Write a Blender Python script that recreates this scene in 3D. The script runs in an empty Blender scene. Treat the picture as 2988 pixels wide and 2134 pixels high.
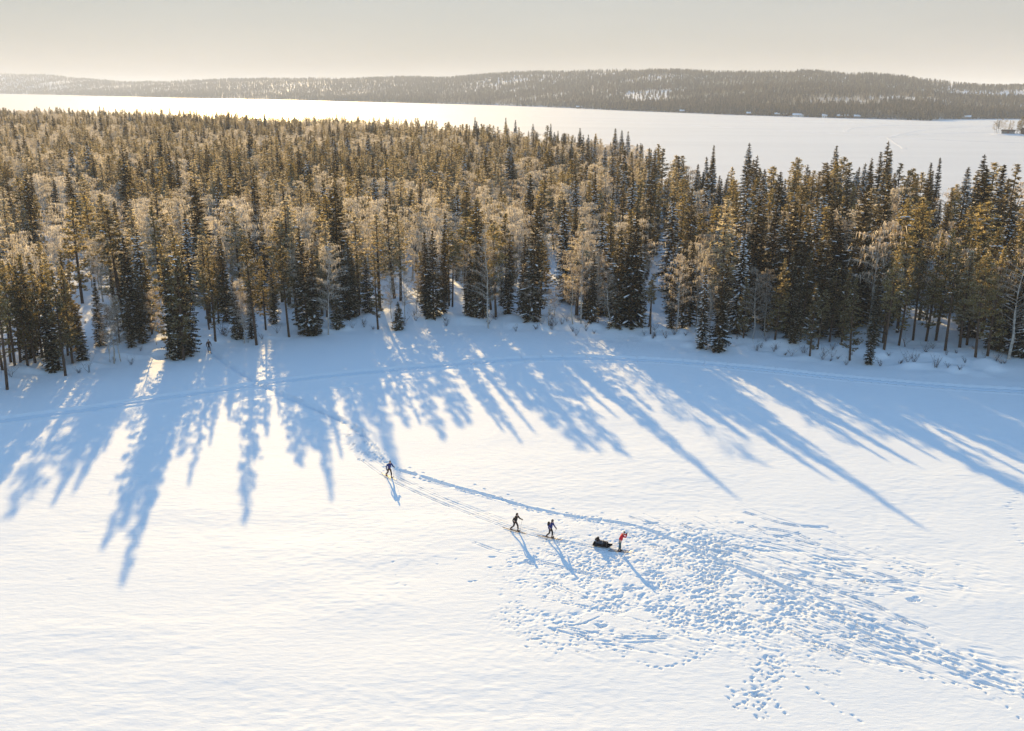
import bpy, math, random
import numpy as np
from mathutils import Vector, Matrix, Euler

R = math.radians
rng = random.Random(7)
nrng = np.random.default_rng(11)
scene = bpy.context.scene
COL = scene.collection

# ------------------------------------------------------------------ camera
CAM_H = 36.0
FPX = 2700.0                      # focal length in photograph pixels (2988 wide)
PITCH, ROLL = 16.54, 0.35
cam_d = bpy.data.cameras.new('camera')
cam_d.sensor_width = 36.0
cam_d.lens = 36.0 * FPX / 2988.0
cam_d.clip_start = 0.5
cam_d.clip_end = 40000.0
cam = bpy.data.objects.new('camera', cam_d)
COL.objects.link(cam)
CAM_R = Matrix.Rotation(R(90 - PITCH), 3, 'X') @ Matrix.Rotation(R(ROLL), 3, 'Z')
cam.matrix_world = Matrix.Translation((0, 0, CAM_H)) @ CAM_R.to_4x4()
scene.camera = cam

# ------------------------------------------------------------------ sky and sun
SUN_EL, SUN_AZ = 15.3, -14.5      # azimuth from +Y, negative = towards -X
world = bpy.data.worlds.new('World')
scene.world = world
world.use_nodes = True
wn, wl = world.node_tree.nodes, world.node_tree.links
wn.clear()
sky = wn.new('ShaderNodeTexSky')
sky.sky_type = 'NISHITA'
sky.sun_disc = False
sky.sun_elevation = R(SUN_EL)
sky.sun_rotation = R(SUN_AZ)
sky.altitude = 100
sky.air_density = 1.4
sky.dust_density = 0.0
sky.ozone_density = 3.0
bg = wn.new('ShaderNodeBackground')
bg.inputs['Strength'].default_value = 0.15
wo = wn.new('ShaderNodeOutputWorld')
wl.new(sky.outputs[0], bg.inputs['Color'])
# a thin grey veil of high cloud all round the horizon, blue sky above it
veil = wn.new('ShaderNodeBackground')
veil.inputs['Strength'].default_value = 0.295
wtc = wn.new('ShaderNodeTexCoord')
wsep = wn.new('ShaderNodeSeparateXYZ')
wl.new(wtc.outputs['Generated'], wsep.inputs[0])
wmr = wn.new('ShaderNodeMapRange')
wmr.interpolation_type = 'SMOOTHSTEP'
wmr.inputs['From Min'].default_value = math.sin(R(7))
wmr.inputs['From Max'].default_value = math.sin(R(17))
wmr.inputs['To Min'].default_value = 0.93
wmr.inputs['To Max'].default_value = 0.0
wl.new(wsep.outputs['Z'], wmr.inputs['Value'])
wmap = wn.new('ShaderNodeMapping')
wmap.inputs['Scale'].default_value = (1.2, 1.2, 7.0)
wl.new(wtc.outputs['Generated'], wmap.inputs['Vector'])
wnz = wn.new('ShaderNodeTexNoise')
wnz.inputs['Scale'].default_value = 2.2
wnz.inputs['Detail'].default_value = 5
wl.new(wmap.outputs[0], wnz.inputs['Vector'])
wrm = wn.new('ShaderNodeValToRGB')
wrm.color_ramp.elements[0].position = 0.25
wrm.color_ramp.elements[1].position = 0.8
wrm.color_ramp.elements[0].color = (0.84, 0.81, 0.82, 1)
wrm.color_ramp.elements[1].color = (1.0, 0.955, 0.965, 1)
wl.new(wnz.outputs['Fac'], wrm.inputs['Fac'])
wl.new(wrm.outputs['Color'], veil.inputs['Color'])
wmix = wn.new('ShaderNodeMixShader')
wl.new(wmr.outputs['Result'], wmix.inputs['Fac'])
wl.new(bg.outputs[0], wmix.inputs[1])
wl.new(veil.outputs[0], wmix.inputs[2])
wl.new(wmix.outputs[0], wo.inputs['Surface'])

sun_vec = Vector((math.sin(R(SUN_AZ)) * math.cos(R(SUN_EL)), math.cos(R(SUN_AZ)) * math.cos(R(SUN_EL)), math.sin(R(SUN_EL))))
sun_d = bpy.data.lights.new('sun', 'SUN')
sun_d.energy = 5.0
sun_d.angle = R(0.53)
sun_d.color = (1.0, 0.69, 0.29)
sun = bpy.data.objects.new('sun', sun_d)
sun.rotation_euler = (-sun_vec).to_track_quat('-Z', 'Y').to_euler()
sun.location = (0, 0, 300)
COL.objects.link(sun)

vs = scene.view_settings
vs.view_transform = 'Standard'
vs.look = 'None'
vs.gamma = 1.0
vs.use_curve_mapping = False
vs.exposure = 0.85

scene.render.engine = 'CYCLES'
cy = scene.cycles
cy.use_denoising = True
cy.max_bounces = 8
cy.diffuse_bounces = 3
cy.glossy_bounces = 2
cy.transmission_bounces = 4
cy.volume_bounces = 1
cy.transparent_max_bounces = 4
cy.use_adaptive_sampling = True
cy.adaptive_threshold = 0.02
cy.caustics_reflective = False
cy.caustics_refractive = False

# ------------------------------------------------------------------ photo pixel -> direction / ground
def ray(px, py):
    return CAM_R @ Vector(((px - 1494.0) / FPX, -(py - 1067.0) / FPX, -1.0))

def ground(px, py, z=0.0):
    d = ray(px, py)
    t = (z - CAM_H) / d.z
    return (d.x * t, d.y * t)

def az_of(px, py=300):
    d = ray(px, py)
    return math.atan2(d.x, d.y)

def hor_y(px):
    return 265.0 + (px - 1494.0) * math.tan(R(ROLL))

# ------------------------------------------------------------------ materials
def new_mat(name):
    m = bpy.data.materials.new(name)
    m.use_nodes = True
    m.node_tree.nodes.clear()
    return m, m.node_tree.nodes, m.node_tree.links

def principled(name, color, rough=0.7, spec=0.3, metallic=0.0, var=0.15, scale=3.0, bump=0.0):
    m, n, l = new_mat(name)
    o = n.new('ShaderNodeOutputMaterial')
    p = n.new('ShaderNodeBsdfPrincipled')
    p.inputs['Roughness'].default_value = rough
    p.inputs['Specular IOR Level'].default_value = spec
    p.inputs['Metallic'].default_value = metallic
    tc = n.new('ShaderNodeTexCoord')
    nz = n.new('ShaderNodeTexNoise')
    nz.inputs['Scale'].default_value = scale
    nz.inputs['Detail'].default_value = 4
    l.new(tc.outputs['Object'], nz.inputs['Vector'])
    rm = n.new('ShaderNodeValToRGB')
    rm.color_ramp.elements[0].position = 0.3
    rm.color_ramp.elements[1].position = 0.7
    rm.color_ramp.elements[0].color = tuple(c * (1 - var) for c in color) + (1,)
    rm.color_ramp.elements[1].color = tuple(min(1, c * (1 + var)) for c in color) + (1,)
    l.new(nz.outputs['Fac'], rm.inputs['Fac'])
    l.new(rm.outputs['Color'], p.inputs['Base Color'])
    if bump:
        b = n.new('ShaderNodeBump')
        b.inputs['Strength'].default_value = bump
        b.inputs['Distance'].default_value = 0.05
        l.new(nz.outputs['Fac'], b.inputs['Height'])
        l.new(b.outputs['Normal'], p.inputs['Normal'])
    l.new(p.outputs[0], o.inputs['Surface'])
    return m

def leaf_mat(name, color, color2, trans=0.5, lo=0.5, hi=1.55):
    """needles and twigs: diffuse + translucent, tinted per tree"""
    m, n, l = new_mat(name)
    o = n.new('ShaderNodeOutputMaterial')
    oi = n.new('ShaderNodeObjectInfo')
    geo = n.new('ShaderNodeNewGeometry')
    mx = n.new('ShaderNodeMix')
    mx.data_type = 'RGBA'
    mx.inputs['A'].default_value = color + (1,)
    mx.inputs['B'].default_value = color2 + (1,)
    l.new(geo.outputs['Random Per Island'], mx.inputs['Factor'])
    mr = n.new('ShaderNodeMapRange')
    mr.inputs['To Min'].default_value = lo
    mr.inputs['To Max'].default_value = hi
    l.new(oi.outputs['Random'], mr.inputs['Value'])
    ml = n.new('ShaderNodeMix')
    ml.data_type = 'RGBA'
    ml.blend_type = 'MULTIPLY'
    ml.inputs['Factor'].default_value = 1.0
    l.new(mx.outputs['Result'], ml.inputs['A'])
    l.new(mr.outputs['Result'], ml.inputs['B'])
    d = n.new('ShaderNodeBsdfDiffuse')
    t = n.new('ShaderNodeBsdfTranslucent')
    ms = n.new('ShaderNodeMixShader')
    ms.inputs['Fac'].default_value = trans
    l.new(ml.outputs['Result'], d.inputs['Color'])
    l.new(ml.outputs['Result'], t.inputs['Color'])
    l.new(d.outputs[0], ms.inputs[1])
    l.new(t.outputs[0], ms.inputs[2])
    l.new(ms.outputs[0], o.inputs['Surface'])
    return m

def snow_mat(name, color, near=True, stripes=0.0, rough=0.75, spec=0.12):
    m, n, l = new_mat(name)
    o = n.new('ShaderNodeOutputMaterial')
    p = n.new('ShaderNodeBsdfPrincipled')
    p.inputs['Roughness'].default_value = rough
    p.inputs['Specular IOR Level'].default_value = spec
    tc = n.new('ShaderNodeTexCoord')
    mp = n.new('ShaderNodeMapping')
    mp.inputs['Scale'].default_value = (0.35, 1.0, 1.0) if near else (0.004, 0.02, 1.0)
    mp.inputs['Rotation'].default_value = (0, 0, R(-12))
    l.new(tc.outputs['Object'], mp.inputs['Vector'])
    nz = n.new('ShaderNodeTexNoise')
    nz.inputs['Scale'].default_value = 3.2 if near else 1.0
    nz.inputs['Detail'].default_value = 6
    nz.inputs['Roughness'].default_value = 0.62
    l.new(mp.outputs[0], nz.inputs['Vector'])
    rm = n.new('ShaderNodeValToRGB')
    rm.color_ramp.elements[0].position = 0.3
    rm.color_ramp.elements[1].position = 0.7
    v = stripes
    rm.color_ramp.elements[0].color = tuple(c * (1 - v) for c in color) + (1,)
    rm.color_ramp.elements[1].color = color + (1,)
    l.new(nz.outputs['Fac'], rm.inputs['Fac'])
    l.new(rm.outputs['Color'], p.inputs['Base Color'])
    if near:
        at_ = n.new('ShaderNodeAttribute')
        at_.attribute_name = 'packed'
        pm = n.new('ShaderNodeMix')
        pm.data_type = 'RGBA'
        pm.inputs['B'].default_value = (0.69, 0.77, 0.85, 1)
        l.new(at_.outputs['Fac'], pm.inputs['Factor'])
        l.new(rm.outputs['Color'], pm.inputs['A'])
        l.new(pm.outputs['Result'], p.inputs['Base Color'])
        b = n.new('ShaderNodeBump')
        b.inputs['Strength'].default_value = 0.55
        b.inputs['Distance'].default_value = 0.06
        l.new(nz.outputs['Fac'], b.inputs['Height'])
        nz2 = n.new('ShaderNodeTexNoise')
        nz2.inputs['Scale'].default_value = 9.0
        nz2.inputs['Detail'].default_value = 3
        l.new(tc.outputs['Object'], nz2.inputs['Vector'])
        b2 = n.new('ShaderNodeBump')
        b2.inputs['Strength'].default_value = 0.3
        b2.inputs['Distance'].default_value = 0.02
        l.new(nz2.outputs['Fac'], b2.inputs['Height'])
        l.new(b.outputs['Normal'], b2.inputs['Normal'])
        l.new(b2.outputs['Normal'], p.inputs['Normal'])
    l.new(p.outputs[0], o.inputs['Surface'])
    return m

M = {}
M['snow'] = snow_mat('snow', (0.83, 0.87, 0.91), True, 0.03)
M['lake_snow'] = snow_mat('lake_snow', (0.70, 0.70, 0.70), False, 0.10, 0.55, 0.25)
M['hill_snow'] = snow_mat('hill_snow', (0.80, 0.81, 0.83), False, 0.1)
M['packed'] = principled('packed_snow', (0.66, 0.67, 0.70), 0.7, 0.3, 0, 0.15, 0.05)
M['tree_snow'] = principled('tree_snow', (0.85, 0.86, 0.88), 0.7, 0.2, 0, 0.05, 2.0)
M['spruce'] = leaf_mat('spruce_needles', (0.042, 0.034, 0.018), (0.125, 0.098, 0.048), 0.58)
M['pine'] = leaf_mat('pine_needles', (0.145, 0.115, 0.045), (0.37, 0.29, 0.125), 0.7)
M['frost'] = leaf_mat('frost_glare_needles', (0.46, 0.395, 0.265), (0.70, 0.62, 0.48), 0.68, 0.75, 1.15)  # frost tone, lightened further to put sunward glare into the needles
M['birch_twig'] = leaf_mat('birch_twigs', (0.24, 0.18, 0.125), (0.46, 0.38, 0.29), 0.55, 0.6, 1.3)
M['birch_frost'] = leaf_mat('frosted_twigs', (0.56, 0.50, 0.42), (0.78, 0.72, 0.63), 0.66, 0.8, 1.15)
M['bark'] = principled('pine_bark', (0.085, 0.055, 0.038), 0.9, 0.1, 0, 0.4, 2.5, 0.6)
M['birch_bark'] = principled('birch_bark', (0.42, 0.38, 0.33), 0.8, 0.2, 0, 0.45, 3.0, 0.3)
M['shrub'] = principled('shrub_twigs', (0.07, 0.045, 0.035), 0.9, 0.1, 0, 0.3, 3.0)

# ------------------------------------------------------------------ small helpers
def tag(o, label=None, cat=None, group=None, kind=None):
    if label: o['label'] = label
    if cat: o['category'] = cat
    if group: o['group'] = group
    if kind: o['kind'] = kind
    return o

class MB:
    """collects polygons, builds one mesh"""
    def __init__(self):
        self.v, self.f, self.m = [], [], []
    def tri(self, a, b, c, mi=0):
        i = len(self.v)
        self.v += [a, b, c]; self.f.append((i, i + 1, i + 2)); self.m.append(mi)
    def poly(self, pts, mi=0):
        i = len(self.v)
        self.v += [tuple(p) for p in pts]; self.f.append(tuple(range(i, i + len(pts)))); self.m.append(mi)
    def raw(self, pts, faces, mi=0):
        i = len(self.v)
        self.v += [tuple(p) for p in pts]
        for f in faces:
            self.f.append(tuple(i + k for k in f)); self.m.append(mi)
    def box(self, c, s, mi=0, rot=None):
        pts = []
        for x in (-.5, .5):
            for y in (-.5, .5):
                for z in (-.5, .5):
                    p = Vector((x * s[0], y * s[1], z * s[2]))
                    if rot: p = rot @ p
                    pts.append((p.x + c[0], p.y + c[1], p.z + c[2]))
        self.raw(pts, [(0, 1, 3, 2), (4, 6, 7, 5), (0, 4, 5, 1), (2, 3, 7, 6), (0, 2, 6, 4), (1, 5, 7, 3)], mi)
    def tube(self, pts, rad, n=6, mi=0, cap=True):
        pts = [Vector(p) for p in pts]
        rings = []
        i0 = len(self.v)
        for k, p in enumerate(pts):
            d = (pts[min(k + 1, len(pts) - 1)] - pts[max(k - 1, 0)]).normalized()
            a = d.cross(Vector((0, 0, 1)))
            if a.length < 1e-3: a = Vector((1, 0, 0))
            a.normalize(); b = d.cross(a)
            r = rad[k] if isinstance(rad, (list, tuple)) else rad
            for j in range(n):
                t = 2 * math.pi * j / n
                q = p + a * (r * math.cos(t)) + b * (r * math.sin(t))
                self.v.append((q.x, q.y, q.z))
        for k in range(len(pts) - 1):
            for j in range(n):
                self.f.append((i0 + k * n + j, i0 + k * n + (j + 1) % n, i0 + (k + 1) * n + (j + 1) % n, i0 + (k + 1) * n + j)); self.m.append(mi)
        if cap:
            self.f.append(tuple(i0 + j for j in reversed(range(n)))); self.m.append(mi)
            k = len(pts) - 1
            self.f.append(tuple(i0 + k * n + j for j in range(n))); self.m.append(mi)
    def lump(self, c, s, mi=0, seed=None, rot=None):
        """low rounded clump: 14 vertices"""
        r = seed or rng
        pts = []
        for lat, n in ((-90, 1), (-30, 6), (30, 6), (90, 1)):
            for k in range(n):
                la, lo = R(lat), 2 * math.pi * (k + .5 * (lat > 0)) / n
                q = r.uniform(.8, 1.2)
                p = Vector((math.cos(la) * math.cos(lo) * s[0] * q, math.cos(la) * math.sin(lo) * s[1] * q, math.sin(la) * s[2] * q))
                if rot: p = rot @ p
                pts.append((c[0] + p.x, c[1] + p.y, c[2] + p.z))
        fs = []
        for k in range(6):
            fs.append((0, 1 + (k + 1) % 6, 1 + k))
            fs.append((1 + k, 1 + (k + 1) % 6, 7 + k)); fs.append((1 + (k + 1) % 6, 7 + (k + 1) % 6, 7 + k))
            fs.append((7 + k, 7 + (k + 1) % 6, 13))
        self.raw(pts, fs, mi)
    def mesh(self, name, mats, smooth=False):
        me = bpy.data.meshes.new(name)
        me.from_pydata(self.v, [], self.f)
        for m in (mats if isinstance(mats, (list, tuple)) else [mats]):
            me.materials.append(M[m] if isinstance(m, str) else m)
        if len(me.materials) > 1:
            me.polygons.foreach_set('material_index', self.m)
        if smooth:
            me.polygons.foreach_set('use_smooth', [True] * len(self.f))
        me.update()
        return me

def obj(name, me, parent=None, loc=None, rot=None, scale=None):
    o = bpy.data.objects.new(name, me)
    COL.objects.link(o)
    if parent is not None: o.parent = parent
    if loc is not None: o.location = loc
    if rot is not None: o.rotation_euler = rot
    if scale is not None: o.scale = scale
    return o

def empty(name, loc=(0, 0, 0), rz=0.0):
    o = bpy.data.objects.new(name, None)
    COL.objects.link(o)
    o.location = loc; o.rotation_euler = (0, 0, rz)
    o.empty_display_size = 0.3
    return o

def grid_mesh(name, P, mat, smooth=True):
    """P: (ny, nx, 3) array"""
    ny, nx = P.shape[:2]
    me = bpy.data.meshes.new(name)
    idx = np.arange(ny * nx).reshape(ny, nx)
    q = np.stack([idx[:-1, :-1], idx[:-1, 1:], idx[1:, 1:], idx[1:, :-1]], -1).reshape(-1, 4)
    me.vertices.add(ny * nx)
    me.vertices.foreach_set('co', P.reshape(-1).astype(np.float32))
    me.loops.add(q.size)
    me.loops.foreach_set('vertex_index', q.reshape(-1).astype(np.int32))
    me.polygons.add(len(q))
    me.polygons.foreach_set('loop_start', (np.arange(len(q)) * 4).astype(np.int32))
    me.polygons.foreach_set('loop_total', np.full(len(q), 4, np.int32))
    me.update(calc_edges=True)
    me.materials.append(mat)
    me.polygons.foreach_set('use_smooth', np.full(len(q), smooth))
    return me

def vnoise(x, y, seed=0):
    """smooth value noise in 0..1"""
    xi, yi = np.floor(x).astype(np.int64), np.floor(y).astype(np.int64)
    fx, fy = x - xi, y - yi
    fx = fx * fx * (3 - 2 * fx); fy = fy * fy * (3 - 2 * fy)
    def h(a, b):
        n = (a * 374761393 + b * 668265263 + seed * 1274126177) & 0xFFFFFFFF
        n = ((n ^ (n >> 13)) * 1274126177) & 0xFFFFFFFF
        return ((n ^ (n >> 16)) & 0xFFFF) / 65535.0
    return (h(xi, yi) * (1 - fx) + h(xi + 1, yi) * fx) * (1 - fy) + (h(xi, yi + 1) * (1 - fx) + h(xi + 1, yi + 1) * fx) * fy

def sstep(a, b, x):
    t = np.clip((x - a) / (b - a), 0, 1)
    return t * t * (3 - 2 * t)

# ------------------------------------------------------------------ lie of the land (polar, seen from below the camera)
edge_px = [(-500, 1215), (-200, 1165), (0, 1118), (120, 1088), (200, 1076), (330, 1050), (420, 1036), (560, 1022), (650, 1000), (760, 985), (860, 974),
           (960, 962), (1100, 950), (1250, 944), (1400, 948), (1520, 952), (1650, 960), (1750, 972), (1880, 984), (2000, 1003), (2100, 1020),
           (2200, 1022), (2350, 1038), (2480, 1050), (2600, 1062), (2800, 1082), (2988, 1100), (3300, 1130), (3700, 1180)]
EDGE = [ground(*p) for p in edge_px]
EDGE_AZ = np.array([math.atan2(x, y) for x, y in EDGE])
EDGE_R = np.array([math.hypot(x, y) for x, y in EDGE])
far_px = [(-900, 1150), (0, 1010), (300, 950), (600, 860), (1000, 745), (1250, 640), (1400, 568), (1600, 500), (1750, 478), (1850, 425), (1900, 362), (1960, 300),
          (2060, 285), (2400, 286), (2700, 276), (2988, 256), (3400, 225), (3900, 210)]
FAR_AZ = np.array([az_of(p[0]) for p in far_px])
FAR_R = np.array([p[1] for p in far_px], float)

def r_near(az): return np.interp(az, EDGE_AZ, EDGE_R)
def r_far(az): return np.interp(az, FAR_AZ, FAR_R)

LAKE_Z = -0.8
def land(x, y):
    x = np.asarray(x, float); y = np.asarray(y, float)
    az, r = np.arctan2(x, y), np.hypot(x, y)
    s = r - r_near(az)
    s = np.where(np.abs(az) > 1.25, -100, s)
    wob = (vnoise(x / 9, y / 9, 3) - .5) * 3.0
    bank = sstep(-3.5, 3.5, s + wob) * 0.75
    fl = sstep(0, 8, s) * ((vnoise(x / 4.5, y / 4.5, 5) - .5) * .7 + (vnoise(x / 17, y / 17, 6) - .5) * 1.0 + (vnoise(x / 1.7, y / 1.7, 8) - .5) * .25) + np.exp(-((s - 1.5) / 4.0) ** 2) * np.maximum(0, vnoise(x / 2.6, y / 1.9, 9) - .45) * 1.3
    und = (vnoise(x / 22, y / 22, 1) - .5) * .25 + (vnoise(x / 6, y / 6, 2) - .5) * .06
    z = und * np.where(s < 200, 1, 0) + bank + fl
    q = r_far(az) - r
    z = np.where(np.abs(az) > 1.25, z, z * sstep(-15, 15, q) + (1 - sstep(-15, 15, q)) * -2.2)
    return z

def land1(x, y):
    return float(land(np.array([x]), np.array([y]))[0])

# ------------------------------------------------------------------ near snowfield with footprints, ski tracks, trench
def axis(lo, hi, fine_lo, fine_hi, fine, mid_lo, mid_hi, mid, grow=1.16):
    a = list(np.arange(fine_lo, fine_hi, fine))
    def ext(start, stop, limit, sgn):
        out, p, st = [], start, fine
        while (p - limit) * sgn < 0:
            inside = (p - stop) * sgn < 0
            st = min(st * 1.05, mid) if inside else st * grow
            p += sgn * st
            out.append(p)
        return out
    up = ext(a[-1], mid_hi, hi, 1)
    dn = ext(a[0], mid_lo, lo, -1)
    return np.array(dn[::-1] + a + up)

XS = axis(-12000, 12000, -15, 39, 0.075, -60, 62, 0.30)
YS = axis(-3000, 12000, 46, 87, 0.08, 42, 138, 0.30)
GX, GY = np.meshgrid(XS, YS)
GZ = land(GX, GY)
near = (np.abs(GX) < 90) & (GY > 20) & (GY < 190)
rip = (vnoise(GX / .55 + .9 * vnoise(GX / 1.5, GY / 1.5, 21), GY / .34, 22) - .5) * .022 + (vnoise(GX / 1.5 + 1.5 * vnoise(GX / 4, GY / 4, 25), GY / .8 + vnoise(GX / 3, GY / 3, 27), 23) - .5) * .024 + (vnoise(GX / 9, GY / 4, 26) - .5) * .10
patch = sstep(.35, .7, vnoise(GX / 14, GY / 9, 24))
GZ += np.where(near, rip * (.35 + .65 * patch), 0)

def window(x, y, rad):
    return (np.searchsorted(XS, x - rad), np.searchsorted(XS, x + rad), np.searchsorted(YS, y - rad), np.searchsorted(YS, y + rad))

def dent(x, y, ang, a, b, depth, rim=.35):
    i0, i1, j0, j1 = window(x, y, max(a, b) * 2.2)
    if i1 <= i0 or j1 <= j0: return
    dx, dy = GX[j0:j1, i0:i1] - x, GY[j0:j1, i0:i1] - y
    u = dx * math.cos(ang) + dy * math.sin(ang)
    v = -dx * math.sin(ang) + dy * math.cos(ang)
    d = np.sqrt((u / a) ** 2 + (v / b) ** 2)
    GZ[j0:j1, i0:i1] += -depth * np.exp(-d ** 3) + rim * depth * np.exp(-((d - 1.45) / .32) ** 2)

def gpts(pxs):
    return [ground(*p) for p in pxs]

def resample(pts, step):
    out = []
    for (x0, y0), (x1, y1) in zip(pts[:-1], pts[1:]):
        n = max(1, int(math.hypot(x1 - x0, y1 - y0) / step))
        for k in range(n):
            out.append((x0 + (x1 - x0) * k / n, y0 + (y1 - y0) * k / n, math.atan2(y1 - y0, x1 - x0)))
    return out

def smooth_line(pts, it=2):
    for _ in range(it):
        q = [pts[0]]
        for (x0, y0), (x1, y1) in zip(pts[:-1], pts[1:]):
            q += [(x0 * .75 + x1 * .25, y0 * .75 + y1 * .25), (x0 * .25 + x1 * .75, y0 * .25 + y1 * .75)]
        pts = q + [pts[-1]]
    return pts

def furrow(pts, offs, half, depth, rim=.25, wob=.3):
    """groove(s) parallel to a line"""
    for (x0, y0), (x1, y1) in zip(pts[:-1], pts[1:]):
        L = math.hypot(x1 - x0, y1 - y0)
        if L < 1e-6: continue
        pad = max(abs(o) for o in offs) + half * 3
        i0, i1 = np.searchsorted(XS, min(x0, x1) - pad), np.searchsorted(XS, max(x0, x1) + pad)
        j0, j1 = np.searchsorted(YS, min(y0, y1) - pad), np.searchsorted(YS, max(y0, y1) + pad)
        dx, dy = GX[j0:j1, i0:i1] - x0, GY[j0:j1, i0:i1] - y0
        u = (dx * (x1 - x0) + dy * (y1 - y0)) / L
        v = (-dx * (y1 - y0) + dy * (x1 - x0)) / L
        on = (u >= 0) & (u < L)
        nz = 1 + wob * (vnoise(GX[j0:j1, i0:i1] / .5, GY[j0:j1, i0:i1] / .5, 31) - .5) * 2
        h = 0
        for o in offs:
            d = np.abs(v - o) / half
            h = h - depth * nz * np.exp(-d ** 3) + rim * depth * nz * np.exp(-((d - 1.6) / .4) ** 2)
        GZ[j0:j1, i0:i1] += np.where(on, h, 0)

trench_px = [(603, 1020), (640, 1050), (720, 1102), (800, 1148), (880, 1180), (960, 1212), (1030, 1250), (1085, 1292), (1115, 1340), (1150, 1368), (1220, 1386),
             (1300, 1415), (1400, 1441), (1500, 1470), (1600, 1496), (1700, 1516), (1800, 1528), (1880, 1545), (1960, 1577), (2100, 1640), (2250, 1698), (2330, 1740)]
TR = smooth_line(gpts(trench_px), 2)
furrow(TR[:len(TR) * 7 // 22], [0, .35], .24, .24, .3, .5)
furrow(TR[len(TR) * 7 // 22 - 1:], [0], .20, .13, .3, .9)
band_px = [(2290, 1715), (2400, 1770), (2530, 1828), (2700, 1895), (2850, 1955), (3050, 2035), (3200, 2090)]
BAND = smooth_line(gpts(band_px), 2)
furrow(BAND, [-1.0, -.2, .7], .13, .07, .3, 1.0)
for x, y, a in resample(BAND, .10):
    for _ in range(2):
        if rng.random() < .35: continue
        o = rng.gauss(0, .8)
        dent(x - math.sin(a) * o, y + math.cos(a) * o, a + rng.uniform(-.3, .3), rng.uniform(.12, .30), rng.uniform(.06, .10), rng.uniform(.03, .11), .2)
for x, y, a in resample(TR, .28):
    o = rng.gauss(0, .28)
    dent(x - math.sin(a) * o, y + math.cos(a) * o, a + rng.uniform(-.4, .4), rng.uniform(.12, .22), rng.uniform(.07, .11), rng.uniform(.04, .10), .3)
    if rng.random() < .35:
        o = rng.gauss(0, 1.0)
        dent(x - math.sin(a) * o, y + math.cos(a) * o, a, .17, .10, rng.uniform(.03, .08), .4)
for x, y, a in resample(smooth_line(gpts([(930, 1225), (1010, 1265), (1050, 1300), (1095, 1350)])), .12):
    o = rng.gauss(0, .8)
    dent(x + o, y + rng.gauss(0, .5), rng.uniform(0, 6.3), .17, .11, rng.uniform(.05, .12), .45)
ski_px = [(800, 1160), (900, 1222), (1000, 1296), (1060, 1345), (1130, 1396), (1250, 1452), (1400, 1511), (1490, 1548), (1600, 1574), (1700, 1592), (1790, 1609)]
SKI = smooth_line(gpts(ski_px), 2)
furrow(SKI, [-.13, .13], .06, .055, .2, .6)
furrow([(x + .9, y + .55) for x, y in SKI[: int(len(SKI) * .8)]], [-.1, .16], .05, .035, .2, .8)
furrow(smooth_line(gpts([(1130, 1380), (1250, 1438), (1400, 1500), (1500, 1541), (1610, 1570)])), [-.1, .2], .05, .045, .2, .7)
mob_px = [(-300, 1262), (0, 1229), (250, 1196), (450, 1165), (640, 1140), (850, 1110), (1000, 1095), (1200, 1076), (1400, 1056), (1600, 1045), (1900, 1051),
          (2150, 1071), (2450, 1104), (2750, 1131), (2988, 1144), (3400, 1170)]
MOB = smooth_line(gpts(mob_px), 2)
furrow(MOB, [-.55, .55], .45, .26, .8, .25)
furrow(smooth_line(gpts([(700, 1168), (860, 1155), (1100, 1118), (1250, 1105)])), [0], .25, .07, .3, .2)

def trample(poly_px, n, a=(.10, .18), depth=(.025, .085), streak=None, center=None, sig=None, clump=.5):
    xs = [p[0] for p in poly_px]; ys = [p[1] for p in poly_px]
    def inside(x, y):
        c = False
        for (x0, y0), (x1, y1) in zip(poly_px, poly_px[1:] + poly_px[:1]):
            if (y0 > y) != (y1 > y) and x < (x1 - x0) * (y - y0) / (y1 - y0) + x0: c = not c
        return c
    for k in range(n):
        if center: px, py = rng.gauss(center[0], sig[0]), rng.gauss(center[1], sig[1])
        else: px, py = rng.uniform(min(xs), max(xs)), rng.uniform(min(ys), max(ys))
        if not inside(px, py): continue
        x, y = ground(px + rng.gauss(0, 22), py + rng.gauss(0, 12))
        cl = float(vnoise(np.array([x / 1.9]), np.array([y / 1.9]), 71)[0])
        if rng.random() > (1 - clump) + clump * 2.2 * max(0, cl - .32): continue
        ang = rng.uniform(0, 6.28) if streak is None else streak + rng.gauss(0, .25)
        la = rng.uniform(*a) * (1.6 if rng.random() < .08 else rng.uniform(.7, 1))
        dp = rng.uniform(*depth) * (.35 + .8 * cl)
        dent(x, y, ang, la * (1.15 if streak is None else 1.9), la * rng.uniform(.45, .75), dp, rng.uniform(.0, .25))

zone = [(1500, 1650), (1560, 1600), (1640, 1520), (1760, 1515), (1900, 1545), (2100, 1640), (2300, 1760), (2420, 1880), (2300, 1910), (2050, 1880), (1900, 1905), (1640, 1890), (1480, 1850), (1500, 1760)]
sm = (.075, .14)
trample(zone, 1300, a=sm, clump=1)
trample(zone, 2000, a=sm, center=(1960, 1670), sig=(150, 70), clump=.9)
trample(zone, 900, a=(.09, .16), center=(2060, 1740), sig=(90, 60), depth=(.05, .13), clump=.7)
trample(zone, 500, center=(1700, 1590), sig=(130, 50), depth=(.04, .08), a=(.08, .13))
trample([(1490, 1640), (1530, 1640), (1520, 1800), (1580, 1850), (1500, 1850), (1470, 1830)], 220, a=sm)
st_ang = math.atan2(ground(2700, 1690)[1] - ground(2000, 1530)[1], ground(2700, 1690)[0] - ground(2000, 1530)[0])
trample([(1880, 1520), (2150, 1510), (2400, 1570), (2600, 1580), (2870, 1680), (2880, 1710), (2700, 1760), (2400, 1720), (2050, 1590)], 1700, depth=(.03, .09), a=(.07, .13), clump=1, streak=st_ang)
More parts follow.
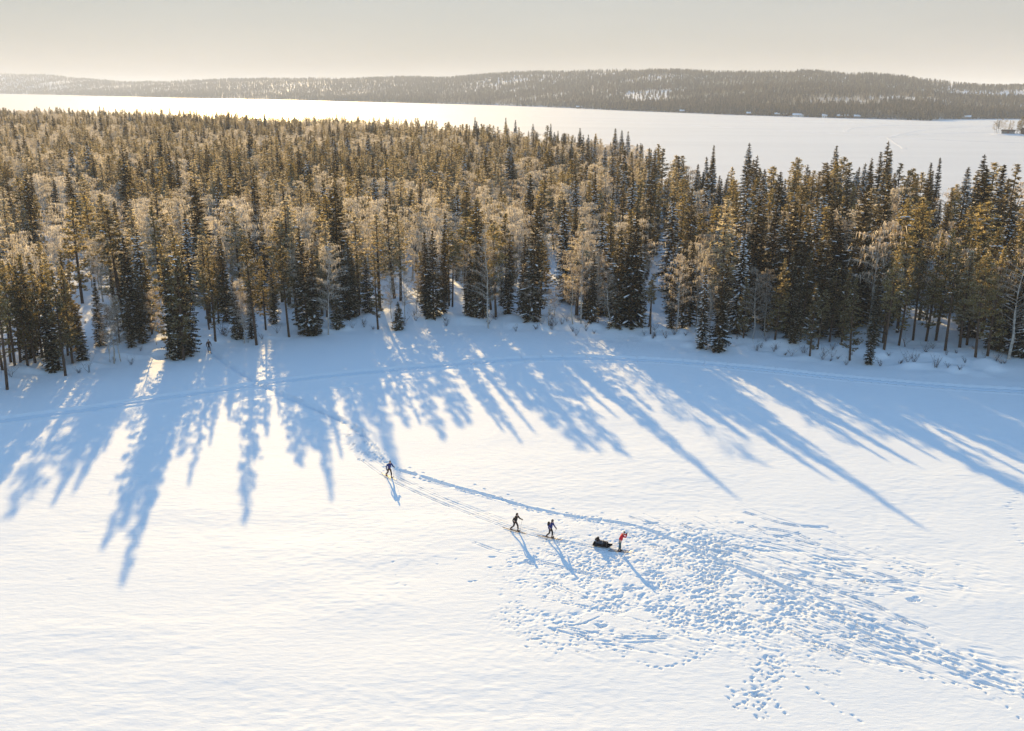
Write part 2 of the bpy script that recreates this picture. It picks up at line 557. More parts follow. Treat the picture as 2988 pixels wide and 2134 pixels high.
trample([(2230, 1680), (2420, 1760), (2560, 1850), (2480, 1920), (2250, 1890)], 800, a=(.07, .14), depth=(.05, .13), streak=st_ang - .15)
trample([(1480, 1850), (1900, 1830), (2350, 1890), (2480, 2000), (2250, 1950), (1850, 1900), (1650, 1900)], 700, a=(.07, .13), depth=(.04, .12), streak=st_ang)
trample([(2140, 2010), (2230, 2020), (2290, 2060), (2240, 2090), (2160, 2070)], 80, a=(.08, .15), depth=(.04, .12))
trample([(2210, 1900), (2300, 1920), (2260, 2010), (2180, 2030), (2190, 1960)], 120, a=(.11, .16), depth=(.05, .1))
trample([(1140, 1640), (1280, 1610), (1280, 1700), (1160, 1720)], 16, a=(.08, .14), depth=(.02, .06))
trample([(1420, 1610), (1520, 1600), (1500, 1700), (1410, 1700)], 30, depth=(.05, .12), streak=0.1)
trample([(100, 1660), (280, 1665), (280, 1700), (110, 1700)], 10, a=(.08, .14), depth=(.02, .07))
for path, st in (([(2295, 1935), (2330, 1975), (2370, 2020), (2420, 2050), (2470, 2085), (2530, 2115)], .6), ([(2460, 1900), (2600, 1945), (2720, 1985), (2850, 2010), (2940, 2050), (2975, 2110)], .5),
                 ([(3040, 1380), (2980, 1420), (2945, 1480), (2945, 1520), (2985, 1590), (3020, 1640)], .45), ([(1860, 1930), (1930, 1955), (2010, 1932), (2090, 1885)], .3),
                 ([(1620, 1905), (1660, 1880), (1710, 1848)], .3), ([(2080, 1560), (2300, 1590), (2430, 1575)], .7)):
    for k, (x, y, a) in enumerate(resample(smooth_line(gpts(path), 1), st)):
        o = .11 * (1 if k % 2 else -1)
        dent(x - math.sin(a) * o + rng.gauss(0, .06), y + math.cos(a) * o + rng.gauss(0, .06), a + rng.gauss(0, .25), rng.uniform(.12, .2), .08, rng.uniform(.03, .10), .15)
# churned-up snow: broken relief where many feet and skis passed, fading outwards
def churn(blobs, amp, ang, stretch, seed):
    mask = np.zeros_like(GX)
    j0, j1 = np.searchsorted(YS, 44), np.searchsorted(YS, 90)
    i0, i1 = np.searchsorted(XS, -16), np.searchsorted(XS, 42)
    gx, gy = GX[j0:j1, i0:i1], GY[j0:j1, i0:i1]
    mk = np.zeros_like(gx)
    for px, py, rx, ry, w in blobs:
        x, y = ground(px, py)
        mk += w * np.exp(-(((gx - x) / rx) ** 2 + ((gy - y) / ry) ** 2))
    mk = np.clip(mk, 0, 1) * sstep(.30, .62, vnoise(gx / 2.3, gy / 2.3, seed + 1) * .6 + vnoise(gx / .8, gy / .8, seed + 2) * .4)
    u = gx * math.cos(ang) + gy * math.sin(ang); v = -gx * math.sin(ang) + gy * math.cos(ang)
    wx = .25 * vnoise(gx / .5, gy / .5, seed + 3)
    n = .55 * vnoise(u / (.34 * stretch) + wx, v / .26 + wx, seed) + .45 * vnoise(u / (.19 * stretch), v / .15, seed + 4)
    GZ[j0:j1, i0:i1] -= amp * mk * sstep(.42, .72, n)
churn([(1960, 1660, 6, 5, 1), (2080, 1740, 5, 5, 1), (1700, 1580, 4, 3, .7), (1620, 1760, 4, 5, .55), (1800, 1780, 5, 4, .6), (2250, 1790, 5, 4, .7), (2000, 1600, 5, 3, .8)], .10, .6, 1.0, 81)
churn([(2150, 1600, 5, 3, .6), (2400, 1640, 6, 3, .6), (2650, 1690, 6, 3, .6), (2350, 1820, 5, 3, .6), (2000, 1880, 8, 2, .4), (2450, 1830, 4, 2.5, .8), (2650, 1890, 4, 1.6, .9), (2800, 1945, 4, 1.6, .9), (2950, 2000, 4, 1.6, .9)], .10, -.5, 3.0, 91)
# long ski and sled grooves running through the churned snow
for px, py, lx, ly, n_ in ((1900, 1560, 500, 220, 10), (2150, 1560, 450, 130, 12), (2350, 1640, 420, 110, 8), (1650, 1830, 420, 60, 8), (2330, 1800, 500, 200, 12), (1560, 1700, 300, 90, 6), (1850, 1600, 330, 190, 6)):
    for _ in range(n_):
        x0, y0 = px + rng.gauss(0, 90), py + rng.gauss(0, 45)
        f = rng.uniform(.25, .8)
        pts = smooth_line(gpts([(x0, y0), (x0 + lx * f * .5, y0 + ly * f * .5 + rng.gauss(0, 12)), (x0 + lx * f, y0 + ly * f + rng.gauss(0, 14))]), 2)
        furrow(pts, [0] if rng.random() < .5 else [-.12, .14], rng.uniform(.05, .09), rng.uniform(.025, .06), .25, 1.0)
# dug holes with thrown-up snow
for px, py, s in ((1545, 1645, .75), (1915, 1675, .7), (2140, 1742, .6), (2290, 1790, .8), (2070, 1700, .4), (2355, 1682, .7), (1760, 1830, .55), (2175, 1835, .5), (2520, 1700, .4),
                  (2660, 1755, .7), (1905, 1530, .45), (2045, 1550, .4), (1840, 1720, .5), (2470, 1860, .45), (2160, 1530, .35), (2200, 2030, .45)):
    x, y = ground(px, py)
    for _ in range(9):
        dent(x + rng.gauss(0, s * .45), y + rng.gauss(0, s * .28), rng.uniform(-.6, .6), s * rng.uniform(.2, .5), s * rng.uniform(.12, .25), rng.uniform(.05, .14), rng.uniform(0, .2))

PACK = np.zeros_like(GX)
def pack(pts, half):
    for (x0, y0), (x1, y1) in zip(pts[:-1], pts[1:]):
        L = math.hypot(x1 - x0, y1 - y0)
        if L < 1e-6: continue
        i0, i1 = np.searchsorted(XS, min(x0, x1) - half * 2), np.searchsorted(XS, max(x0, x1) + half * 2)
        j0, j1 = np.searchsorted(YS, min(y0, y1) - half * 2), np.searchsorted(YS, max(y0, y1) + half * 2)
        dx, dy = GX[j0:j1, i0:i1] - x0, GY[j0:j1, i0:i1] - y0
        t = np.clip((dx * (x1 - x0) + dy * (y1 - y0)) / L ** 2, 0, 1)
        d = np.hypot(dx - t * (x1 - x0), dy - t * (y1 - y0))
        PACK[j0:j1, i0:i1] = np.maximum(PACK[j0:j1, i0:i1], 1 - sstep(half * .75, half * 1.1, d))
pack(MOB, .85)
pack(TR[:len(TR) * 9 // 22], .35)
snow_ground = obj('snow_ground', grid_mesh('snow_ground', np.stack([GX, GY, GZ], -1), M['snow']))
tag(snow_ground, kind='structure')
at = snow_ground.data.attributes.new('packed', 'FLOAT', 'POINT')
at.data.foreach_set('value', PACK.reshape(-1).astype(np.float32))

# ------------------------------------------------------------------ frozen lake
az = np.linspace(R(-62), R(62), 120)
rr = np.array([180, 260, 340, 450, 600, 800, 1100, 1500, 2000, 2700, 3600, 5000, 7000, 9500], float)
A, RR = np.meshgrid(az, rr)
P = np.stack([np.sin(A) * RR, np.cos(A) * RR, np.full_like(A, LAKE_Z)], -1)
lake = tag(obj('frozen_lake', grid_mesh('frozen_lake', P, M['lake_snow'])), kind='structure')

def lake_track(name, pxs, width, label, group=None):
    pts = smooth_line([ground(x, y, LAKE_Z) for x, y in pxs], 3)
    L, Rr = [], []
    rows = []
    for k, (x, y) in enumerate(pts):
        x0, y0 = pts[max(k - 1, 0)]; x1, y1 = pts[min(k + 1, len(pts) - 1)]
        d = math.hypot(x1 - x0, y1 - y0)
        nx, ny = -(y1 - y0) / d, (x1 - x0) / d
        w = width * rng.uniform(.6, 1.3)
        rows.append([(x + nx * w * t, y + ny * w * t, LAKE_Z + h) for t, h in ((-.5, -.03), (-.42, .16), (-.25, .05), (0, .10), (.25, .05), (.42, .16), (.5, -.03))])
    o = obj(name, grid_mesh(name, np.array(rows), M['packed']))
    return tag(o, kind='structure')

lake_track('snowmobile_track', [(1000, 319), (1250, 328), (1450, 337), (1700, 343), (2000, 351), (2300, 358), (2600, 366), (2988, 371), (3300, 374)], 9, '')
lake_track('snowmobile_track', [(1650, 349), (1900, 361), (2150, 373), (2350, 385), (2560, 399), (2700, 407), (2988, 418), (3300, 426)], 6, '')
lake_track('snowmobile_track', [(2590, 402), (2640, 388), (2720, 376), (2850, 369), (2988, 366)], 5, '')
lake_track('snowmobile_track', [(2470, 386), (2465, 380), (2490, 374), (2540, 369), (2620, 366)], 5, '')
lake_track('snowmobile_track', [(2590, 402), (2610, 415), (2640, 435)], 3, '')
lake_track('snowmobile_track', [(2640, 394), (2780, 388), (2895, 386)], 5, '')

# ------------------------------------------------------------------ far hills
shore_px = [(-900, 262), (0, 271), (250, 276), (500, 282), (1000, 293), (1250, 299), (1500, 306), (1800, 318), (2100, 328), (2400, 335), (2600, 338), (2720, 341), (2760, 337), (2988, 334), (3300, 338), (4000, 345)]
SH_AZ = np.array([az_of(x) for x, y in shore_px])
SH_R = np.array([(CAM_H - LAKE_Z) / max((y - hor_y(x)) / FPX, .0035) for x, y in shore_px])
SH_R[0] = 6500
sky_px = [(-900, 226), (0, 221), (150, 222), (200, 228), (350, 237), (480, 239), (600, 235), (800, 229), (1000, 228), (1300, 224), (1400, 219), (1500, 214), (1650, 210), (1780, 207), (1900, 203), (1960, 204),
          (2040, 210), (2100, 214), (2200, 213), (2300, 213), (2340, 209), (2420, 213), (2480, 221), (2520, 219), (2600, 225), (2700, 236), (2800, 243), (2900, 248), (2988, 247), (3400, 240), (4000, 245)]
SK_AZ = np.array([az_of(x, 230) for x, y in sky_px])
SK_T = np.array([(hor_y(x) - y) / FPX for x, y in sky_px])
def r_shore(a): return np.interp(a, SH_AZ, SH_R)
def r_ridge(a): return r_shore(a) + np.interp(r_shore(a), [1400, 6500], [1300, 1700])
def hill_z(a, r):
    rs, rg = r_shore(a), r_ridge(a)
    zr = CAM_H + np.interp(a, SK_AZ, SK_T) * rg - 16.0
    t = (r - rs) / (rg - rs)
    f = np.where(t < 1, np.clip(t, -.1, 1) ** 1.0, 1 - (t - 1) * .4)
    f = np.where(t < 1, .75 * f + .25 * sstep(0, 1, t), f)
    x, y = np.sin(a) * r, np.cos(a) * r
    n = (vnoise(x / 260, y / 260, 41) - .5) * 26 * sstep(.05, .4, t) * (1 - .6 * sstep(.8, 1, t))
    return LAKE_Z - .6 + np.minimum(2.2, np.maximum(0, (r - rs) * .05)) + np.maximum(0, zr * f + n * np.clip(t, 0, 1)) * (t > 0)
az = np.linspace(R(-60), R(60), 420)
tt = np.array([-.03, 0, .02, .05] + list(np.linspace(.1, 1.1, 36)) + [1.3, 1.6])
A, T = np.meshgrid(az, tt)
RR = r_shore(A) + T * (r_ridge(A) - r_shore(A))
P = np.stack([np.sin(A) * RR, np.cos(A) * RR, hill_z(A, RR)], -1)
tag(obj('hills', grid_mesh('hills', P, M['hill_snow'])), kind='structure')

# ------------------------------------------------------------------ tree meshes
def make_spruce(seed, H=15.0, Rm=1.6, base=.4, snow=.25, gap=.36, frost=.18):
    r = random.Random(seed)
    tr, cr, sn = MB(), MB(), MB()
    lean = r.uniform(-.15, .15), r.uniform(-.15, .15)
    ax = lambda z: Vector((lean[0] * z / H, lean[1] * z / H, z))
    tr.tube([ax(-.5), ax(H * .3), ax(H * .7), ax(H * .99)], [.15 * H / 15, .12 * H / 15, .06 * H / 15, .012], 6)
    z = base
    while z < H - .05:
        t = (z - base) / (H - base)
        prof = Rm * (1 - t) ** .8 * min(1.0, .62 + t * 2.2) + .10
        n = 7 if t < .8 else 5
        a0 = r.uniform(0, 6.28)
        for k in range(n):
            a = a0 + 6.283 * k / n + r.uniform(-.35, .35)
            L = prof * r.uniform(.62, 1.18)
            if r.random() < .06: continue
            d = Vector((math.cos(a), math.sin(a), 0)); s = Vector((-math.sin(a), math.cos(a), 0))
            z0 = z + r.uniform(-.12, .12)
            dr = L * r.uniform(.28, .55) * (1 - .75 * t)
            up = L * .5 * t
            def p(u):
                return ax(z0) + d * (L * u) + Vector((0, 0, -dr * u * (1.25 - .35 * u) + up * u))
            K = 4 if L > .7 else 3 if L > .35 else 2
            mi = lambda: 1 if r.random() < frost else 0
            w = .16 + .16 * L
            tip = p(1.06)
            b0 = p(max(0, .35))
            cr.tri(b0 + s * w * .35, b0 - s * w * .35, tip, mi())
            for q in range(K):
                u = .22 + .78 * q / K
                pu = p(u)
                for sg in (1, -1):
                    ww = w * (1.15 - .5 * u) * r.uniform(.8, 1.4)
                    e = pu + s * (sg * ww) + d * (.22 * ww + .12) - Vector((0, 0, ww * r.uniform(.1, .55)))
                    c = p(min(1, u + .24)) - Vector((0, 0, .02))
                    cr.tri(pu, e, c, mi())
                h = pu - Vector((0, 0, r.uniform(.12, .34) * (1 - .5 * t)))
                cr.tri(pu - d * .10 + s * .06, h + s * r.uniform(-.1, .1), pu + d * .16 - s * .06, mi())
            if r.random() < snow and L > .3:
                u = r.uniform(.5, .8)
                c = p(u) + Vector((0, 0, .04))
                rot = Matrix.Rotation(a, 3, 'Z') @ Matrix.Rotation(.35 * (1 - t), 3, 'Y')
                q = r.uniform(.65, 1.25)
                sn.lump(c, (.30 * L * q + .08, (.05 + .065 * L) * q, .035 + .025 * q), 0, r, rot)
        z += gap * (1 - .45 * t) * r.uniform(.8, 1.2)
    cr.tri(ax(H * .985) + Vector((.06, 0, 0)), ax(H * .985) - Vector((.06, 0, 0)), ax(H + .25))
    return tr, cr, sn

def tuft(cr, c, size, r, frost, n=9):
    for _ in range(n):
        v = Vector((r.gauss(0, 1), r.gauss(0, 1), r.gauss(.45, .8))).normalized()
        L = size * r.uniform(.6, 1.15)
        sd = v.cross(Vector((r.gauss(0, 1), r.gauss(0, 1), r.gauss(0, 1)))).normalized() * (size * .20)
        b = c + v * (size * .08)
        cr.tri(b + sd, b - sd, c + v * L, 1 if r.random() < frost else 0)

def make_pine(seed, H=16.0, Rm=1.9, low=.35, frost=.32, snow=.03, nb=95, flat=.55, fill=1.7):
    r = random.Random(seed)
    tr, cr, sn = MB(), MB(), MB()
    bx, by = r.uniform(-.3, .3), r.uniform(-.3, .3)
    ax = lambda z: Vector((bx * math.sin(z / H * 2.5), by * math.sin(z / H * 2.2), z))
    tr.tube([ax(-.5), ax(H * .25), ax(H * .5), ax(H * .75), ax(H * .97)], [.17 * H / 16, .145 * H / 16, .11 * H / 16, .065 * H / 16, .015], 7)
    for k in range(8):                                     # dead stubs below the crown
        z = H * r.uniform(.15, max(.2, low)); a = r.uniform(0, 6.28); L = r.uniform(.3, 1.0)
        d = Vector((math.cos(a), math.sin(a), r.uniform(-.2, .2)))
        tr.tube([ax(z), ax(z) + d * L], [.02, .006], 3, 0, False)
    for k in range(nb):
        t = (k + r.random()) / nb
        t = t ** .9
        z = H * (low + (1 - low) * t * .98)
        L = Rm * ((1 - t) ** flat) * min(1, .45 + 2.6 * t) * r.uniform(.55, 1.15) + .12
        a = r.uniform(0, 6.28)
        d = Vector((math.cos(a), math.sin(a), 0)); s = Vector((-d.y, d.x, 0))
        rise = L * r.uniform(.02, .42) * (.5 + t)
        p = lambda u: ax(z) + d * (L * u) + Vector((0, 0, rise * u * u))
        tr.tube([p(0), p(.6), p(1)], [.035, .02, .008], 3, 0, False)
        for q in range(max(2, int(L * 3.4 * fill))):
            u = r.uniform(.3, 1.0) if L > .5 else r.uniform(.1, 1)
            c = p(u) + s * r.gauss(0, .20 * L * u + .06) + Vector((0, 0, r.uniform(-.12, .16)))
            tuft(cr, c, r.uniform(.22, .40), r, frost, 8)
        if r.random() < snow:
            sn.lump(p(.8) + Vector((0, 0, .14)), (.20, .13, .06), 0, r, Matrix.Rotation(a, 3, 'Z'))
            sn.lump(p(.55) + s * .15 + Vector((0, 0, .12)), (.16, .10, .05), 0, r, Matrix.Rotation(a + .5, 3, 'Z'))
    tuft(cr, ax(H * .98), .4, r, frost, 10)
    return tr, cr, sn

def make_birch(seed, H=12.0, Rm=1.7, frost=.5, nb=38, tw=44):
    r = random.Random(seed)
    tr, cr, sn = MB(), MB(), MB()
    bx, by = r.uniform(-.5, .5), r.uniform(-.5, .5)
    ax = lambda z: Vector((bx * max(0, z / H) ** 1.4 + .12 * math.sin(z * .9 + seed), by * max(0, z / H) ** 1.4 + .1 * math.sin(z * .7), z))
    tr.tube([ax(H * f) for f in (-.04, .2, .4, .6, .8, .97)], [.10, .085, .065, .045, .028, .01], 6)
    for k in range(nb):
        t = (k + r.random()) / nb
        z = H * (.26 + .70 * t)
        L = (Rm * math.sin(math.pi * min(1, .22 + .74 * t)) ** .8 + .3) * r.uniform(.7, 1.15)
        a = r.uniform(0, 6.28)
        d = Vector((math.cos(a), math.sin(a), 0))
        p = lambda u: ax(z) + d * (L * u) + Vector((0, 0, L * (1.1 * u - .55 * u * u)))
        tr.tube([p(0), p(.5), p(1)], [.028, .016, .006], 3, 0, False)
        for q in range(tw):
            u = r.uniform(.15, 1.05)
            c = p(u)
            v = Vector((r.gauss(0, .8), r.gauss(0, .8), 0)) + d * .5
            v = v.normalized() * r.uniform(.15, .6)
            dz = r.uniform(-.75, .45)
            e = c + v + Vector((0, 0, dz))
            sd = Vector((r.gauss(0, 1), r.gauss(0, 1), 0)).normalized() * r.uniform(.014, .03)
            mid = c + v * .75 + Vector((0, 0, .25 * abs(dz) + .08))
            mi = 1 if r.random() < frost else 0
            cr.tri(c + sd, c - sd, mid, mi)
            cr.tri(mid + sd * .8, mid - sd * .8, e, mi)
    return tr, cr, sn

KINDS = {}
def kind(name, mats_crown, trunk_mat, gens):
    out = []
    for i, (h, g) in enumerate(gens):
        tr, cr, sn = g
        whole = MB()
        for part, off in ((tr, 0), (cr, 1), (sn, 3)):
            i0 = len(whole.v)
            whole.v += part.v
            whole.f += [tuple(i0 + k for k in f) for f in part.f]
            whole.m += [m + off for m in part.m]
        ent = {'h': h, 'trunk': tr.mesh(name + '_trunk', trunk_mat), 'crown': cr.mesh(name + '_crown', mats_crown),
               'snow': sn.mesh(name + '_snow', 'tree_snow', True) if sn.f else None,
               'whole': whole.mesh(name + '_whole', [trunk_mat] + mats_crown + ['tree_snow'])}
        out.append(ent)
    KINDS[name] = out

kind('spruce', ['spruce', 'frost'], 'bark', [
    (16, make_spruce(1, 16, 1.45, .5, .05)), (15, make_spruce(2, 15, 1.9, .3, .08)), (17, make_spruce(3, 17, 1.25, .8, .04)), (13, make_spruce(4, 13, 1.5, .3, .10)),
    (16, make_spruce(5, 16, 1.3, .6, .55)), (15, make_spruce(6, 15, 1.7, .4, .60)), (14, make_spruce(7, 14, 1.2, .5, .65)), (6, make_spruce(8, 6, 1.25, .1, .25, .28))])
kind('pine', ['pine', 'frost'], 'bark', [
    (16, make_pine(11, 16, 1.9, .20, .15, flat=.75)), (17, make_pine(12, 17, 1.7, .36, .15, flat=.65)), (15, make_pine(13, 15, 2.1, .12, .15, flat=.8)), (16, make_pine(14, 16, 1.5, .50, .15, nb=60)),
    (17, make_pine(15, 17, 2.2, .40, .15, flat=.45)), (14, make_pine(16, 14, 1.8, .10, .15, snow=.2, flat=.8)), (16, make_pine(17, 16, 1.6, .16, .15, flat=.9)),
    (16, make_pine(18, 16, 1.9, .22, .62, flat=.75)), (15, make_pine(19, 15, 2.1, .15, .70, flat=.8)), (17, make_pine(20, 17, 1.7, .32, .55, flat=.65))])  # heavily frosted shapes, extra pale to carry the sunward glare in their colour
kind('birch', ['birch_twig', 'birch_frost'], 'birch_bark', [
    (13, make_birch(21, 13, 1.9, .35)), (12, make_birch(22, 12, 1.6, .3)), (14, make_birch(23, 14, 2.2, .4, 40)), (11, make_birch(24, 11, 1.4, .35, 28)),
    (13, make_birch(25, 13, 2.0, .85, 40)), (12, make_birch(26, 12, 1.7, .9, 36))])

# ------------------------------------------------------------------ forest layout
front = [  # photo base x, base y, photo top y, kind, variant
    (20, 1128, 800, 'pine', 3), (45, 1078, 790, 'pine', 1), (82, 1076, 800, 'pine', 0), (104, 1066, 760, 'pine', 2), (190, 1087, 790, 'pine', 0), (140, 1072, 800, 'pine', 3), (172, 1070, 770, 'pine', 1),
    (241, 1056, 900, 'spruce', 3), (212, 1062, 800, 'pine', 2), (320, 1049, 880, 'birch', 1), (333, 1052, 860, 'birch', 3), (350, 1046, 890, 'birch', 0), (295, 1020, 830, 'spruce', 0), (385, 1018, 820, 'spruce', 2),
    (420, 1008, 800, 'spruce', 0), (457, 1012, 850, 'birch', 1), (497, 1030, 720, 'pine', 2), (535, 1042, 700, 'pine', 5), (548, 1030, 735, 'spruce', 1), (445, 985, 770, 'pine', 0), (515, 1038, 760, 'spruce', 3),
    (612, 975, 800, 'pine', 3), (629, 999, 745, 'pine', 6), (640, 958, 780, 'pine', 0), (662, 950, 720, 'spruce', 0), (696, 986, 815, 'spruce', 3), (713, 995, 815, 'birch', 4), (724, 993, 850, 'birch', 1), (748, 998, 690, 'pine', 1),
    (735, 985, 800, 'spruce', 2), (776, 966, 760, 'pine', 0), (800, 950, 770, 'spruce', 0), (843, 976, 725, 'pine', 4), (872, 962, 740, 'birch', 0), (900, 970, 670, 'spruce', 1), (921, 968, 720, 'spruce', 0), (957, 968, 715, 'birch', 4), (985, 955, 790, 'spruce', 3),
    (1016, 934, 740, 'spruce', 1), (1035, 930, 745, 'spruce', 0), (1049, 926, 760, 'pine', 2), (1075, 922, 770, 'spruce', 3), (1103, 954, 745, 'pine', 6), (1142, 932, 800, 'birch', 0), (1161, 953, 890, 'spruce', 7), (1182, 932, 795, 'birch', 2), (1215, 925, 810, 'birch', 1),
    (1245, 928, 700, 'spruce', 0), (1265, 932, 690, 'spruce', 1), (1295, 924, 695, 'spruce', 2), (1311, 903, 690, 'pine', 3), (1320, 905, 700, 'pine', 3), (1355, 930, 735, 'birch', 0), (1390, 936, 685, 'spruce', 0), (1372, 932, 760, 'spruce', 3), (1424, 952, 700, 'birch', 2),
    (1447, 930, 665, 'pine', 4), (1482, 920, 700, 'spruce', 0), (1410, 938, 740, 'spruce', 0), (1550, 938, 625, 'spruce', 1), (1547, 940, 780, 'birch', 3), (1525, 925, 700, 'spruce', 0), (1600, 952, 850, 'birch', 3), (1617, 928, 850, 'birch', 3),
    (1670, 950, 745, 'birch', 0), (1694, 951, 690, 'birch', 2), (1738, 936, 735, 'birch', 1), (1726, 952, 760, 'spruce', 0), (1710, 930, 760, 'spruce', 3), (1777, 969, 800, 'birch', 1), (1795, 966, 700, 'spruce', 1), (1840, 967, 655, 'spruce', 1), (1818, 960, 690, 'spruce', 0), (1862, 960, 720, 'spruce', 5),
    (1898, 977, 810, 'pine', 3), (1893, 960, 830, 'pine', 3), (1958, 968, 800, 'spruce', 0), (1974, 979, 765, 'birch', 2), (1988, 972, 780, 'spruce', 0), (2012, 966, 720, 'spruce', 2), (2048, 1012, 790, 'spruce', 4), (2072, 1000, 830, 'birch', 3), (2096, 1020, 800, 'spruce', 1),
    (2108, 985, 760, 'spruce', 0), (2150, 982, 690, 'spruce', 5), (2168, 999, 830, 'pine', 5), (2197, 1000, 800, 'birch', 1), (2175, 975, 740, 'spruce', 0), (2230, 985, 800, 'birch', 0), (2260, 1007, 780, 'pine', 2), (2300, 1000, 760, 'spruce', 0), (2315, 1012, 800, 'spruce', 0), (2335, 1000, 760, 'pine', 0),
    (2363, 1037, 835, 'pine', 5), (2385, 1026, 860, 'pine', 3), (2420, 1000, 780, 'pine', 0), (2480, 1045, 815, 'pine', 2), (2455, 1010, 800, 'pine', 6), (2535, 1055, 950, 'spruce', 3), (2578, 1030, 735, 'pine', 1), (2575, 1010, 760, 'pine', 0), (2622, 1015, 760, 'pine', 6), (2545, 1015, 780, 'spruce', 0),
    (2663, 1000, 740, 'pine', 1), (2701, 1003, 700, 'pine', 2), (2756, 1036, 740, 'pine', 1), (2796, 975, 700, 'pine', 0), (2845, 1052, 760, 'pine', 4), (2880, 1047, 740, 'pine', 2), (2820, 1015, 730, 'pine', 0), (2908, 1005, 690, 'spruce', 0), (2960, 1040, 760, 'spruce', 1), (2985, 1050, 780, 'spruce', 5),
    (2730, 1000, 690, 'pine', 0), (2935, 1015, 700, 'pine', 2), (3010, 1060, 720, 'pine', 1), (3060, 1065, 730, 'spruce', 0), (3110, 1070, 720, 'pine', 2), (60, 1060, 780, 'pine', 2), (125, 1050, 770, 'pine', 0), (160, 1045, 790, 'spruce', 0), (200, 1050, 800, 'pine', 5), (30, 1050, 760, 'pine', 4), (90, 1040, 760, 'spruce', 1), (225, 1040, 800, 'pine', 0), (8, 1085, 800, 'pine', 2), (155, 1078, 850, 'spruce', 3), (-40, 1120, 800, 'pine', 2), (-85, 1130, 800, 'pine', 0), (-130, 1140, 810, 'spruce', 0)]

trees = []   # x, y, z, kind, variant, height, rotz, widen, dist
def add_tree(x, y, k, v, h, widen=1.0):
    trees.append((x, y, land1(x, y) - .05, k, v, h, rng.uniform(0, 6.28), widen, math.hypot(x, y)))

taken = []
for bx, by, ty, k, v in front:
    x, y = ground(bx, by, .5)
    d = math.hypot(x, y)
    # height from the top pixel at the same distance
    c = ray(bx, ty)
    h = CAM_H + c.z / math.hypot(c.x, c.y) * d - .5
    ent = KINDS[k][v]
    h = max(4.5, min(20.5, h * 1.06))
    add_tree(x, y, k, v, h, max(1.0, min(1.6, 1.2 + .35 * (1 - h / ent['h']))))
    taken.append((x, y))

lanes = [  # photo polygons kept clear (ground seen between the trees)
    [(590, 1015), (620, 1015), (600, 900), (590, 760), (548, 760), (570, 900)],
    [(1303, 905), (1332, 905), (1330, 770), (1300, 770)],
    [(1590, 950), (1650, 950), (1640, 790), (1585, 790)],
    [(1878, 985), (1950, 985), (1952, 700), (1928, 640), (1915, 760)],
    [(270, 1045), (300, 1045), (290, 860), (260, 860)],
    [(2120, 1010), (2145, 1005), (2140, 880), (2120, 880)],
    [(760, 790), (785, 790), (780, 660), (760, 660)]]
thin = [([(120, 940), (270, 940), (330, 690), (110, 690)], .5), ([(330, 900), (420, 900), (420, 690), (320, 690)], .5), ([(2000, 900), (2300, 900), (2300, 640), (2020, 640)], .75)]
def in_poly(px, py, poly):
    c = False
    for (x0, y0), (x1, y1) in zip(poly, poly[1:] + poly[:1]):
        if (y0 > py) != (y1 > py) and px < (x1 - x0) * (py - y0) / (y1 - y0) + x0: c = not c
    return c
CAM_RT = CAM_R.transposed()
def project(x, y, z):
    d = CAM_RT @ Vector((x, y, z - CAM_H))
    return 1494 + FPX * d.x / -d.z, 1067 - FPX * d.y / -d.z

